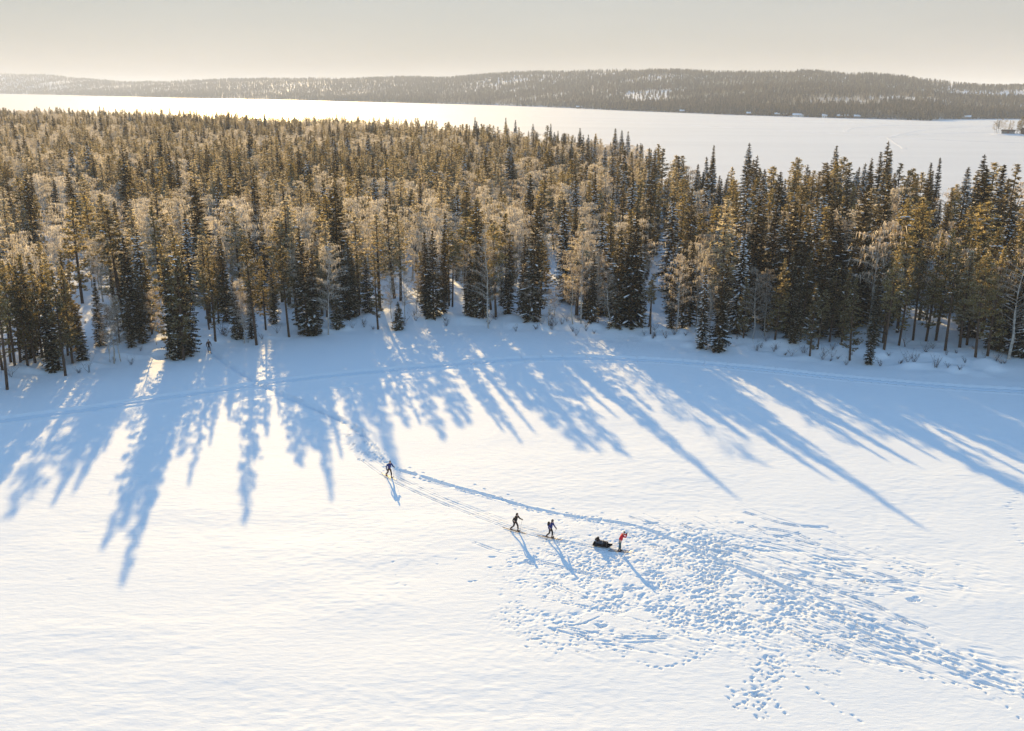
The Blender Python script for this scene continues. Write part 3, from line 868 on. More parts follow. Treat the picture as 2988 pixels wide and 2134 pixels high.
sp = 4.5
cand = []
for iy in range(int(100 / sp), int(1160 / sp)):
    for ix in range(int(-760 / sp), int(190 / sp)):
        x = (ix + rng.random() * .9) * sp; y = (iy + rng.random() * .9) * sp
        cand.append((x, y))
cx = np.array([c[0] for c in cand]); cyy = np.array([c[1] for c in cand])
ca, cr_ = np.arctan2(cx, cyy), np.hypot(cx, cyy)
rn, rf = r_near(ca), r_far(ca)
ok = (ca > R(-38)) & (ca < R(40)) & (cr_ > rn + 4.5) & (cr_ < rf - 6)
dens = vnoise(cx / 23, cyy / 23, 51)
bmix = vnoise(cx / 38, cyy / 30, 52)
smix = vnoise(cx / 27, cyy / 24, 53)
size = vnoise(cx / 45, cyy / 45, 54)
tk = np.array(taken)
for i in np.nonzero(ok)[0]:
    x, y = float(cx[i]), float(cyy[i])
    depth = cr_[i] - rn[i]
    if depth < 30 and np.min((tk[:, 0] - x) ** 2 + (tk[:, 1] - y) ** 2) < 5.5: continue
    keep = .55 + .5 * sstep(.25, .6, dens[i])
    if depth < 45: keep *= .80 + .45 * float(sstep(-.02, .22, ca[i]))
    if rng.random() > keep: continue
    px, py = project(x, y, .5)
    if any(in_poly(px, py, l) for l in lanes): continue
    drop = False
    for poly, kp in thin:
        if in_poly(px, py, poly) and rng.random() > kp: drop = True
    if drop: continue
    right = float(sstep(-.12, .25, ca[i]))
    wb = max(0.08, (bmix[i] - .33) * 3.2) * (1.2 - .8 * right)
    ws = .22 + .45 * right + (smix[i] - .5) * .7
    wp = .62 - .30 * right
    if depth > 80 and right > .3 and cr_[i] > rf[i] - 40: wp += .25
    ws = max(.06, ws)
    tot = wb + ws + wp
    u = rng.random() * tot
    hh = (15.2 + 3.2 * (size[i] - .5)) * rng.uniform(.70, 1.18)
    if rng.random() < .13: hh *= rng.uniform(.4, .7)
    hh *= 1 + .09 * float(sstep(.05, .4, ca[i]))
    if u < wb:
        k = 'birch'; fr = .35 + .6 * (1 - right)  # more frosted birches leftwards: frost plus sun glare put into the colour
        v = rng.choice([4, 5]) if rng.random() < fr else rng.randrange(4)
        hh *= .86
    elif u < wb + ws:
        k = 'spruce'
        snowy = .15 + .55 * float(np.exp(-((ca[i] - .12) / .16) ** 2)) * (1 if cr_[i] > 140 else .5)
        v = rng.choice([4, 5, 6]) if rng.random() < snowy else rng.randrange(4)
        hh *= rng.uniform(.9, 1.18)
    else:
        k = 'pine'; v = rng.choice([7, 8, 9]) if rng.random() < .16 + (.6 + .15 * float(sstep(60, 200, depth))) * (1 - right) else rng.randrange(7)  # paler pines leftwards: frost, and sun glare painted into the foliage
    add_tree(x, y, k, v, hh, rng.uniform(1.15, 1.6) * (1.25 if k == 'pine' else 1.2 if k == 'birch' else 1.0))

# the 300 (at most) that show largest are things of their own, the rest one mass per kind
def in_view(t):
    px, py = project(t[0], t[1], t[2] + t[5] * .6)
    return -40 < px < 3030
LOOK = {'spruce': {0: 'slender dark spruce', 1: 'broad dark spruce', 2: 'very narrow dark spruce', 3: 'bushy dark spruce', 4: 'slim spruce loaded with snow clumps', 5: 'broad spruce loaded with snow clumps', 6: 'narrow spruce thickly covered in snow', 7: 'tiny young spruce'},
        'pine': {0: 'golden green pine with full crown', 1: 'tall pine with long bare trunk', 2: 'wide bushy golden pine', 3: 'thin pine with bare lower trunk', 4: 'round topped pine', 5: 'bushy pine with snow tufts', 6: 'pointed golden pine', 7: 'pale frosted pine', 8: 'wide pale frosted pine', 9: 'tall pale frosted pine'},
        'birch': {0: 'bare brown birch', 1: 'slim bare brown birch', 2: 'large spreading bare birch', 3: 'thin bare birch', 4: 'pale frosted birch', 5: 'slim pale frosted birch'}}
LANDMARK = [((603, 1018), 'beside the person at the forest edge'), ((1311, 903), 'in the bright gap between dark spruces'), ((1898, 977), 'beside the open snowy glade'), ((190, 1087), 'leaning at the snow bank'), ((2535, 1055), 'before tall dark pines')]
ALLS = []
LABEL_TODO = []
for k in list(KINDS):
    mine = sorted((t for t in trees if t[3] == k and in_view(t)), key=lambda t: t[8] / t[5])
    single = mine[:300]
    sset = set(id(t) for t in single)
    used = set()
    ALLS.extend(single)
    for t in single:
        x, y, z, _, v, h, rz, wd, dist = t
        ent = KINDS[k][v]
        s = h / ent['h']
        o = empty(k + '_tree', (x, y, z), rz)
        o.scale = (s * wd, s * wd, s)
        o.rotation_euler = (rng.gauss(0, .018), rng.gauss(0, .018), rz)
        obj('trunk', ent['trunk'], o)
        obj('crown', ent['crown'], o)
        if ent['snow']: obj('snow_clumps', ent['snow'], o)
        dep = dist - float(r_near(math.atan2(x, y)))
        px, py = project(x, y, z)
        lab = None
        for (lx, ly), txt in LANDMARK:
            if abs(px - lx) < 14 and abs(py - ly) < 40:
                lab = LOOK[k][v] + ' ' + txt
        where = 'in the front row facing the snowfield' if dep < 7 else 'a few rows behind the forest edge' if dep < 30 else 'deep among the forest trees'
        if lab is not None and lab not in used:
            used.add(lab); tag(o, lab, k + ' tree', '%s trees %s' % (k, where))
        else:
            LABEL_TODO.append((o, t, where))
    rest = [t for t in trees if t[3] == k and id(t) not in sset]
    KINDS[k + '_rest'] = rest

AX = np.array([t[0] for t in ALLS]); AY = np.array([t[1] for t in ALLS])
SHORT = {'in the front row facing the snowfield': 'in front row', 'a few rows behind the forest edge': 'behind front row', 'deep among the forest trees': 'deep in forest'}
def brief(t):
    return {'spruce': 'snowy spruce' if t[4] in (4, 5, 6) else 'dark spruce', 'pine': 'frosted pine' if t[4] > 6 else 'golden pine', 'birch': 'frosted birch' if t[4] > 3 else 'bare birch'}[t[3]]
for o, t, where in LABEL_TODO:      # told apart by look, height and the trees it stands between
    dd = np.argsort((AX - t[0]) ** 2 + (AY - t[1]) ** 2)
    n1, n2 = brief(ALLS[int(dd[1])]), brief(ALLS[int(dd[2])])
    size_ = 'towering ' if t[5] > 17.5 else 'low ' if t[5] < 10 else 'middling ' if t[5] < 13.5 else ''
    tag(o, size_ + LOOK[t[3]][t[4]] + (' between two ' + n1 + 's' if n1 == n2 else ' between ' + n1 + ' and ' + n2).replace('spruces', 'spruces').replace('birchs', 'birches') + ' ' + SHORT[where],
        t[3] + ' tree', '%s trees %s' % (t[3], where))

def instancer(name, pts, variants, label, cat):
    """one object: meshes scattered on its own vertices"""
    me = bpy.data.meshes.new(name)
    n = len(pts)
    me.vertices.add(n)
    me.vertices.foreach_set('co', np.array([p[:3] for p in pts], np.float32).reshape(-1))
    for an, ty, dat in (('variant', 'INT', [p[3] for p in pts]), ('turn', 'FLOAT', [p[4] for p in pts])):
        at = me.attributes.new(an, ty, 'POINT')
        at.data.foreach_set('value', dat)
    at = me.attributes.new('size', 'FLOAT_VECTOR', 'POINT')
    at.data.foreach_set('vector', np.array([p[5] for p in pts], np.float32).reshape(-1))
    o = obj(name, me)
    ng = bpy.data.node_groups.new(name + '_scatter', 'GeometryNodeTree')
    ng.interface.new_socket('Geometry', in_out='INPUT', socket_type='NodeSocketGeometry')
    ng.interface.new_socket('Geometry', in_out='OUTPUT', socket_type='NodeSocketGeometry')
    N, L = ng.nodes, ng.links
    gi, go = N.new('NodeGroupInput'), N.new('NodeGroupOutput')
    jn = N.new('GeometryNodeJoinGeometry')
    for src in reversed(variants):
        oi = N.new('GeometryNodeObjectInfo')
        oi.inputs['Object'].default_value = src
        oi.inputs['As Instance'].default_value = False
        g2 = N.new('GeometryNodeGeometryToInstance')
        L.new(oi.outputs['Geometry'], g2.inputs[0])
        L.new(g2.outputs[0], jn.inputs[0])
    ip = N.new('GeometryNodeInstanceOnPoints')
    ip.inputs['Pick Instance'].default_value = True
    L.new(gi.outputs[0], ip.inputs['Points'])
    L.new(jn.outputs[0], ip.inputs['Instance'])
    def named(an, ty):
        nd = N.new('GeometryNodeInputNamedAttribute')
        nd.data_type = ty
        nd.inputs['Name'].default_value = an
        return nd.outputs['Attribute']
    L.new(named('variant', 'INT'), ip.inputs['Instance Index'])
    cx_ = N.new('ShaderNodeCombineXYZ')
    L.new(named('turn', 'FLOAT'), cx_.inputs['Z'])
    er = N.new('FunctionNodeEulerToRotation')
    L.new(cx_.outputs[0], er.inputs[0])
    L.new(er.outputs[0], ip.inputs['Rotation'])
    L.new(named('size', 'FLOAT_VECTOR'), ip.inputs['Scale'])
    L.new(ip.outputs[0], go.inputs[0])
    md = o.modifiers.new('scatter', 'NODES')
    md.node_group = ng
    return tag(o, label, cat, None, 'stuff')

def hidden_source(me):
    return bpy.data.objects.new(me.name + '_source', me)   # never linked to the scene

for k, txt in (('spruce', 'dark spruces filling the forest behind the nearer trees'), ('pine', 'golden green pines filling the forest towards the lake'), ('birch', 'pale frosted birches scattered through the forest')):
    rest = KINDS[k + '_rest']
    src = [hidden_source(e['whole']) for e in KINDS[k]]
    pts = []
    for x, y, z, _, v, h, rz, wd, d in rest:
        s = h / KINDS[k][v]['h']
        pts.append((x, y, z, v, rz, (s * wd, s * wd, s)))
    instancer(k + '_forest', pts, src, txt, 'forest')

# ------------------------------------------------------------------ far forest on the hills
def far_conifer(seed, H, Rm, low, mat):
    r = random.Random(seed)
    b = MB()
    b.tube([(0, 0, -1), (0, 0, H * .9)], [.16, .04], 3, 1, False)
    n = 7
    for k in range(n):
        t = k / n
        z0, z1 = H * (low + (1 - low) * t), H * (low + (1 - low) * min(1, t + .28))
        rr_ = Rm * (1 - t) ** .7 * r.uniform(.8, 1.15)
        m = 7
        a0 = r.uniform(0, 6)
        for j in range(m):
            a, a2 = a0 + 6.283 * j / m, a0 + 6.283 * (j + .75) / m
            q = rr_ * r.uniform(.7, 1.2)
            b.tri((math.cos(a) * q, math.sin(a) * q, z0 - r.uniform(0, .6)), (math.cos(a2) * q * .9, math.sin(a2) * q * .9, z0 + r.uniform(0, .5)), (0, 0, z1), 0)
    return b
def far_birch(seed, H, Rm):
    r = random.Random(seed)
    b = MB()
    b.tube([(0, 0, -1), (0, 0, H * .8)], [.12, .03], 3, 1, False)
    for _ in range(70):
        z = r.uniform(.25, 1); a = r.uniform(0, 6.28)
        q = Rm * math.sin(math.pi * min(1, z * .9 + .06)) * r.uniform(.2, 1)
        c = Vector((math.cos(a) * q, math.sin(a) * q, H * z))
        v = Vector((r.gauss(0, .5), r.gauss(0, .5), r.uniform(.2, 1.2)))
        s = Vector((r.gauss(0, 1), r.gauss(0, 1), 0)).normalized() * .16
        b.tri(c + s, c - s, c + v, 0)
    return b
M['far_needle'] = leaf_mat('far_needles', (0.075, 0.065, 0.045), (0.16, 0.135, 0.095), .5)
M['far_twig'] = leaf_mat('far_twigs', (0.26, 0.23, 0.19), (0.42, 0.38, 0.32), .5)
far_src = [hidden_source(far_conifer(s, 14, w, lo, None).mesh('far_tree', ['far_needle', 'bark'])) for s, w, lo in ((1, 1.7, .12), (2, 2.2, .25), (3, 1.5, .08), (4, 2.4, .35))]
far_src += [hidden_source(far_birch(s, 12, 2.0).mesh('far_birch', ['far_twig', 'birch_bark'])) for s in (5, 6)]
NF = 110000
fa = nrng.uniform(R(-44), R(44), NF)
ft = nrng.uniform(0, 1.06, NF) ** 1.15
ft = np.where(nrng.random(NF) < .10, nrng.uniform(0.0, .03, NF), ft)
fr = r_shore(fa) + 6 + ft * (r_ridge(fa) - r_shore(fa))
fx, fy = np.sin(fa) * fr, np.cos(fa) * fr
fz = hill_z(fa, fr) - .3
bm = vnoise(fx / 190, fy / 120, 61)
clear = vnoise(fx / 150, fy / 90, 62)
hole = (clear > .80) & (ft > .06) & (fa > az_of(1250))
hill_clear = (fa > az_of(1430)) & (fa < az_of(1680)) & (ft > .80) & (clear > .35)
keepf = ~(hole & (nrng.random(NF) < .8)) & ~(hill_clear & (nrng.random(NF) < .3))
pts = []
pick = nrng.random(NF)
hs = nrng.uniform(.55, 1.15, NF) * np.interp(fr, [1500, 6500], [1.0, 1.25])
tw_ = nrng.uniform(0, 6.28, NF)
for i in np.nonzero(keepf)[0]:
    pb = .10 + 1.6 * max(0, bm[i] - .45)
    v = int(4 + (i & 1)) if pick[i] < pb else int(i % 4)
    s = float(hs[i]) * (.8 if v > 3 else 1)
    pts.append((float(fx[i]), float(fy[i]), float(fz[i]), v, float(tw_[i]), (s * 1.3, s * 1.3, s)))
instancer('far_forest', pts, far_src, 'grey brown wooded hillsides beyond the frozen lake', 'forest')

# ------------------------------------------------------------------ bare shrubs and saplings along the bank
def make_shrub(seed, H, n):
    r = random.Random(seed)
    b = MB()
    for _ in range(n):
        a = r.uniform(0, 6.28); o = r.uniform(.15, .8)
        p0 = Vector((r.gauss(0, .08), r.gauss(0, .08), -.15))
        d = Vector((math.cos(a) * o, math.sin(a) * o, 1)).normalized()
        L = H * r.uniform(.5, 1.1)
        p1 = p0 + d * L * .5; p2 = p1 + (d + Vector((r.gauss(0, .25), r.gauss(0, .25), .1))) * L * .5
        b.tube([p0, p1, p2], [.02, .014, .005], 4, 0, False)
        for _ in range(5):
            u = r.uniform(.3, 1)
            c = p0.lerp(p2, u)
            e = c + Vector((r.gauss(0, .35), r.gauss(0, .35), r.uniform(.1, .5))) * H * .35
            b.tube([c, e], [.009, .004], 3, 0, False)
    return b.mesh('shrub_twigs', 'shrub')
SHRUB = [make_shrub(i, h, n) for i, (h, n) in enumerate(((1.4, 7), (1.0, 9), (2.2, 5), (1.7, 10)))]
shrub_px = [(1062, 950), (1090, 955), (1215, 940), (1302, 948), (1505, 962), (1565, 958), (1582, 950), (1610, 960), (1672, 966), (1733, 972), (1680, 975), (1905, 990), (1943, 990), (2125, 1012), (2150, 1002), (2208, 1020), (2220, 1015),
            (2290, 1030), (2308, 1035), (2345, 1030), (2400, 1045), (2422, 1050), (2430, 1040), (2470, 1058), (2570, 1062), (2625, 1058), (2650, 1058), (2700, 1040), (2720, 1030), (2790, 1045), (2870, 1060), (2905, 1065), (2920, 1070), (2930, 1068), (2640, 1020),
            (382, 1056), (410, 1026), (230, 1082), (258, 1080), (650, 985), (765, 985), (660, 975), (1655, 945), (1640, 950), (870, 972), (2085, 1025), (2110, 1022), (2265, 1020), (2760, 1050), (2840, 1030), (1030, 955), (1180, 945), (1880, 980), (2000, 990)]
ex_ = [p[0] for p in edge_px]; ey_ = [p[1] for p in edge_px]
for _ in range(46):
    px = rng.uniform(1150, 2990) if rng.random() < .75 else rng.uniform(20, 1150)
    shrub_px.append((px, float(np.interp(px, ex_, ey_)) - abs(rng.gauss(0, 14)) - 1))
for i, (px, py) in enumerate(shrub_px):
    x, y = ground(px, py, .4)
    o = obj('bare_shrub', SHRUB[i % 4], None, (x, y, land1(x, y)), (0, 0, rng.uniform(0, 6.28)), [rng.uniform(.7, 1.25)] * 3)
    tag(o, ('sprawling leafless brown shrub', 'low tangled leafless shrub', 'tall thin leafless sapling', 'dense many stemmed leafless shrub')[i % 4] + ' poking from the snow bank', 'shrub', 'bare shrubs on the snow bank')

# ------------------------------------------------------------------ people, skis, sled
M['skin'] = principled('skin', (0.55, 0.36, 0.27), .6, .3, 0, .08, 8)
M['dark_cloth'] = principled('dark_cloth', (0.028, 0.022, 0.022), .85, .15, 0, .35, 9)
M['blue_cloth'] = principled('blue_cloth', (0.030, 0.040, 0.16), .8, .15, 0, .3, 9)
M['brown_cloth'] = principled('brown_cloth', (0.055, 0.030, 0.022), .85, .15, 0, .3, 9)
M['red_cloth'] = principled('red_cloth', (0.50, 0.018, 0.035), .75, .2, 0, .2, 9)
M['teal_cloth'] = principled('teal_cloth', (0.025, 0.085, 0.11), .8, .2, 0, .25, 9)
M['ski'] = principled('ski_lacquer', (0.10, 0.055, 0.035), .4, .5, 0, .3, 4)
M['pole'] = principled('pole_metal', (0.25, 0.25, 0.26), .4, .5, .6, .1, 4)
M['grey_cloth'] = principled('grey_cloth', (0.055, 0.065, 0.085), .8, .2, 0, .35, 6)

def skin_mesh(name, chains, mats, sub=1):
    """chains: list of [(point, radius), ...]; points shared by position are welded; first point is the root"""
    verts, rad, edges, key = [], [], [], {}
    for ch in chains:
        prev = None
        for p, r_ in ch:
            q = tuple(round(c, 4) for c in p)
            if q not in key:
                key[q] = len(verts); verts.append(q); rad.append(r_)
            i = key[q]
            if prev is not None and prev != i: edges.append((prev, i))
            prev = i
    me = bpy.data.meshes.new(name)
    me.from_pydata(verts, edges, [])
    o = bpy.data.objects.new(name, me)
    COL.objects.link(o)
    o.modifiers.new('skin', 'SKIN')
    for i, r_ in enumerate(rad):
        sv = me.skin_vertices[0].data[i]
        sv.radius = (r_, r_) if not isinstance(r_, tuple) else r_
        sv.use_root = (i == 0)
    ss = o.modifiers.new('sub', 'SUBSURF'); ss.levels = sub; ss.render_levels = sub
    dg = bpy.context.evaluated_depsgraph_get()
    dg.update()
    out = bpy.data.meshes.new_from_object(o.evaluated_get(dg))
    out.name = name
    bpy.data.objects.remove(o); bpy.data.meshes.remove(me)
    out.materials.clear()
    out.materials.append(M[mats])
    out.polygons.foreach_set('use_smooth', [True] * len(out.polygons))
    return out

def person(loc, rz, pose, top, legs, hat, label, pack=None, hood=False, scale=1.0):
    """local frame: x forwards, y left, z up"""
    o = empty('person', loc, rz)
    o.scale = (scale,) * 3
    g = {k: Vector(v) for k, v in pose.items()}
    pel, chest, neck, head = g['pelvis'], g['chest'], g['neck'], g['head']
    waist = pel.lerp(chest, .45)
    up = (head - neck).normalized()
    fwd = g.get('look', Vector((1, 0, 0))).normalized()
    V = Vector
    arms = []; legsk = []; hips = {}; sh = {}
    for s, y in (('l', 1), ('r', -1)):
        sh[s] = chest + V((0, .17 * y, .08)); hips[s] = pel + V((0, .10 * y, -.04))
    body = [[(pel, .11), (waist, .10), (chest, .12), (neck, .055), (head - up * .05, .075), (head + up * .05, .088), (head + up * .11, .05)],
            [(head - up * .05, .075), (head - up * .04 + fwd * .085, .022)]]
    for s in 'lr':
        el, ha, kn, an = g['elbow_' + s], g['hand_' + s], g['knee_' + s], g['ankle_' + s]
        body.append([(chest, .12), (sh[s], .06), (el, .042), (el.lerp(ha, .9), .028)])
        body.append([(pel, .11), (hips[s], .085), (kn, .055), (an, .04), (an + V((.12, 0, -.05)), .035)])
    obj('body', skin_mesh('body', body, 'skin'), o)
    j = [[(pel + V((0, 0, -.10)), (.155, .18)), (waist, (.135, .165)), (chest, (.15, .19)), (neck + V((0, 0, -.02)), .085)]]
    for s in 'lr':
        el, ha = g['elbow_' + s], g['hand_' + s]
        j.append([(chest, (.15, .19)), (sh[s], .085), (el, .066), (el.lerp(ha, .88), .05)])
    obj('jacket', skin_mesh('jacket', j, top), o)
    t = [[(pel + V((0, 0, .04)), (.14, .165)), (pel + V((0, 0, -.03)), (.135, .155))]]
    for s in 'lr':
        kn, an = g['knee_' + s], g['ankle_' + s]
        t.append([(pel + V((0, 0, -.03)), (.135, .155)), (hips[s] + V((0, 0, -.05)), .10), (kn, .078), (an + V((0, 0, .08)), .068)])
    obj('trousers', skin_mesh('trousers', t, legs), o)
    for s in 'lr':
        an, kn = g['ankle_' + s], g['knee_' + s]
        obj('boot', skin_mesh('boot', [[(an + V((-.02, 0, .10)), .058), (an + V((-.03, 0, -.02)), .052), (an + V((.06, 0, -.05)), .046), (an + V((.17, 0, -.06)), .034)]], 'dark_cloth'), o)
        el, ha = g['elbow_' + s], g['hand_' + s]
        d = (ha - el).normalized()
        side = d.cross(V((0, 0, 1))); side = side.normalized() if side.length > .05 else V((0, 1, 0))
        curl = V((0, 0, -1)) if abs(d.z) < .8 else V((1, 0, 0))
        w = ha - d * .07
        ch = [[(w, .032), (ha, .036)]]
        for k, (off, L) in enumerate(((-.03, .070), (-.01, .082), (.012, .078), (.032, .062))):
            k0 = ha + d * .035 + side * off
            ch.append([(ha, .036), (k0, .012), (k0 + d * L * .5 + curl * .015, .011), (k0 + d * L * .62 + curl * .05, .009)])
        ch.append([(w, .032), (w + d * .02 + side * .045 + curl * .01, .013), (w + d * .06 + side * .055 + curl * .035, .010)])
        obj('glove', skin_mesh('glove', ch, 'dark_cloth'), o)
    for y in (.03, -.03):
        lat = up.cross(fwd).normalized()
        b = MB(); c = head + fwd * .080 + lat * y + up * .01
        b.lump(c, (.012, .012, .012))
        obj('eye', b.mesh('eye', 'dark_cloth'), o)
    hh = [[(head + up * .03 - fwd * .01, (.108, .108)), (head + up * .10 - fwd * .01, .095), (head + up * .165 - fwd * .02, .035)]]
    if hood: hh = [[(neck - fwd * .05, .085), (head - up * .03 - fwd * .045, .105), (head + up * .06 - fwd * .02, .115), (head + up * .13, .06)]]
    obj('hood' if hood else 'hat', skin_mesh('hat', hh, hat), o)
    if pack:
        c = chest.lerp(waist, .35) - (V((1, 0, 0)) * .24)
        obj('backpack', skin_mesh('backpack', [[(c + V((0, 0, .22)), (.10, .15)), (c, (.13, .17)), (c - V((0, 0, .22)), (.11, .16))]], pack), o)
    return tag(o, label, 'person', 'skiers crossing the snowfield' if 'skier' in label else None)

def ski_and_pole(loc, rz, pose, who, poles=True, scale=1.0):
    fr = Matrix.Translation(loc) @ Matrix.Rotation(rz, 4, 'Z') @ Matrix.Scale(scale, 4)
    for s, w_ in (('l', 'left'), ('r', 'right')):
        an = Vector(pose['ankle_' + s])
        b = MB()
        L0, L1, w = -.85, .95, .04
        rows = []
        for k in range(11):
            u = L0 + (L1 - L0) * k / 10
            lift = .10 * max(0, (u - .70) / .25) ** 2 + .02 * max(0, (-u - .8) / .05)
            ww = w * (1 if -.8 < u < .75 else .6 if u < .9 else .35)
            rows.append((u, lift, ww))
        pts, fs = [], []
        for u, lift, ww in rows:
            pts += [(u, -ww, lift), (u, ww, lift), (u, ww, lift + .018), (u, -ww, lift + .018)]
        for k in range(10):
            i = k * 4
            for q in range(4): fs.append((i + q, i + (q + 1) % 4, i + 4 + (q + 1) % 4, i + 4 + q))
        fs += [(3, 2, 1, 0), (40, 41, 42, 43)]
        b.raw(pts, fs)
        root = obj('ski', b.mesh('ski', 'ski'))
        root.matrix_world = fr @ Matrix.Translation((an.x, an.y, max(0.0, an.z - .115)))
        bb = MB(); bb.box((.03, 0, .035), (.28, .07, .03)); bb.box((.12, 0, .055), (.05, .085, .04))
        obj('binding', bb.mesh('binding', 'dark_cloth'), root)
        tag(root, 'ski under the %s boot of %s' % (w_, who), 'ski', 'touring skis')
        if poles:
            ha = Vector(pose['hand_' + s])
            tip = Vector((ha.x - .28, ha.y + (.08 if s == 'l' else -.08), -.06))
            pb = MB(); pb.tube([tip, ha + (ha - tip).normalized() * .06], [.008, .011], 6)
            pr = obj('ski_pole', pb.mesh('ski_pole', 'pole'))
            pr.matrix_world = fr
            gb = MB(); gb.tube([ha - (ha - tip).normalized() * .07, ha + (ha - tip).normalized() * .08], .018, 6)
            obj('grip', gb.mesh('grip', 'dark_cloth'), pr)
            kb = MB(); c = tip + (ha - tip).normalized() * .09
            kb.tube([c, c + (ha - tip).normalized() * .012], .05, 8)
            obj('basket', kb.mesh('basket', 'dark_cloth'), pr)
            tag(pr, 'ski pole in the %s hand of %s' % (w_, who), 'ski pole', 'ski poles')

stride = dict(pelvis=(0, 0, .93), chest=(.12, 0, 1.33), neck=(.17, 0, 1.47), head=(.21, 0, 1.60), look=(1, 0, -.2), elbow_l=(.30, .24, 1.16), hand_l=(.58, .20, 1.16), elbow_r=(-.05, -.28, 1.10), hand_r=(.06, -.30, .86),
              knee_l=(.20, .10, .53), ankle_l=(.24, .10, .12), knee_r=(-.06, -.10, .50), ankle_r=(-.36, -.10, .16))
stride2 = dict(stride, elbow_l=(.22, .26, 1.08), hand_l=(.42, .26, .86), knee_l=(.17, .10, .53), ankle_l=(.14, .10, .12), knee_r=(-.02, -.10, .50), ankle_r=(-.26, -.10, .18))
stand = dict(pelvis=(0, 0, .95), chest=(.02, 0, 1.37), neck=(.03, 0, 1.51), head=(.05, 0, 1.64), look=(1, 0, -.1), elbow_l=(.0, .30, 1.14), hand_l=(.14, .30, .93), elbow_r=(.0, -.30, 1.14), hand_r=(.14, -.30, .93),
             knee_l=(.03, .13, .52), ankle_l=(0, .13, .12), knee_r=(.03, -.13, .52), ankle_r=(0, -.13, .12))
leader = dict(pelvis=(0, 0, .96), chest=(.16, 0, 1.36), neck=(.22, 0, 1.48), head=(.28, 0, 1.60), look=(1, 0, -.15), elbow_l=(.42, .24, 1.32), hand_l=(.50, .08, 1.56), elbow_r=(.42, -.24, 1.32), hand_r=(.50, -.06, 1.54),
              knee_l=(.02, .11, .52), ankle_l=(.06, .11, .12), knee_r=(.0, -.11, .52), ankle_r=(-.06, -.11, .12))
def heading(p0, p1):
    a, b = ground(*p0), ground(*p1)
    return math.atan2(b[1] - a[1], b[0] - a[0])
def snow_z(x, y):
    i, j = np.searchsorted(XS, x), np.searchsorted(YS, y)
    return float(GZ[j - 2:j + 3, i - 2:i + 3].mean())
def put_person(px, py, hd, pose, *a, **k):
    x, y = ground(px, py)
    loc = Vector((x, y, snow_z(x, y) + .02))
    poles = k.pop('poles', True); who = k.pop('who')
    sc = k.get('scale', 1.0)
    person(loc, hd, pose, *a, **k)
    ski_and_pole(loc, hd, pose, who, poles, sc)
    return loc
put_person(1136, 1391, heading((1060, 1345), (1250, 1452)), stride, 'blue_cloth', 'brown_cloth', 'dark_cloth', 'rear skier in blue jacket and pointed dark hat beside the trodden trench', who='the rear skier in a pointed hat', scale=1.02)
put_person(1503, 1552, heading((1400, 1511), (1600, 1574)), stride, 'dark_cloth', 'brown_cloth', 'dark_cloth', 'skier in dark hood reaching one pole arm straight forward', hood=True, who='the skier with outstretched arm', scale=1.0)
put_person(1605, 1573, heading((1490, 1548), (1700, 1592)), stride2, 'blue_cloth', 'dark_cloth', 'dark_cloth', 'skier with dark backpack following just behind the loaded sled', pack='dark_cloth', hood=True, who='the skier with backpack', scale=1.02)
LEAD = put_person(1808, 1611, heading((1700, 1597), (1900, 1613)), leader, 'red_cloth', 'teal_cloth', 'dark_cloth', 'skier in red jacket and teal trousers raising hands to face', who='the red skier', poles=False, scale=1.04)
fx0, fy0 = ground(610, 1020, .5)
floc = Vector((fx0, fy0, snow_z(fx0, fy0) + .02))
hd = math.atan2(-fy0, -fx0) + .25
person(floc, hd, stand, 'brown_cloth', 'dark_cloth', 'dark_cloth', 'person in dark clothes standing on skis where the trail enters the forest', scale=1.08)
ski_and_pole(floc, hd, stand, 'the person at the forest edge', False, 1.0)

# loaded pulk sled
sx, sy = ground(1757, 1597)
hd = heading((1700, 1592), (1800, 1608))
sl = empty('pulk_sled', (sx, sy, snow_z(sx, sy) + .03), hd)
hb = MB()
rows = []
for u in np.linspace(-.75, .85, 9):
    w = .30 * (1 - max(0, (u - .35) / .5) ** 2 * .75); lift = .22 * max(0, (u - .45) / .4) ** 2
    rows.append([(u, -w, .20 + lift * .6), (u, -w * .85, .04 + lift), (u, -w * .4, lift), (u, w * .4, lift), (u, w * .85, .04 + lift), (u, w, .20 + lift * .6)])
for r0, r1 in zip(rows[:-1], rows[1:]):
    for q in range(5): hb.poly([r0[q], r0[q + 1], r1[q + 1], r1[q]])
hb.poly(rows[0][::-1]); hb.poly(rows[-1])
obj('hull', hb.mesh('sled_hull', 'dark_cloth'), sl)
lr = random.Random(5)
for nm, c, s_, mt in (('duffel_bag', (-.05, 0, .33), (.62, .27, .20), 'grey_cloth'), ('cargo_bag', (-.42, .03, .52), (.30, .24, .18), 'brown_cloth'), ('cargo_bag', (.30, -.03, .38), (.28, .22, .15), 'dark_cloth'), ('bed_roll', (-.38, 0, .70), (.16, .26, .09), 'dark_cloth')):
    b = MB(); b.lump(c, s_, 0, lr)
    oo = obj(nm, b.mesh(nm, mt, True), sl)
    oo.modifiers.new('round', 'SUBSURF').render_levels = 1
for y in (-.16, .16):
    b = MB(); b.tube([(.75, y, .24), (1.25, y * .9, .42), (1.62, y * .8, .62)], .014, 5)
    obj('drag_shaft', b.mesh('drag_shaft', 'pole'), sl)
for u in (-.45, .05, .42):
    b = MB()
    b.tube([(u, -.29, .2), (u, -.25, .5 if u < 0 else .48), (u, 0, .66 if u < 0 else .56), (u, .25, .5 if u < 0 else .48), (u, .29, .2)], .012, 4)
    obj('strap', b.mesh('strap', 'pole'), sl)
tag(sl, 'loaded dark cargo sled behind the skier in red jacket', 'sled')

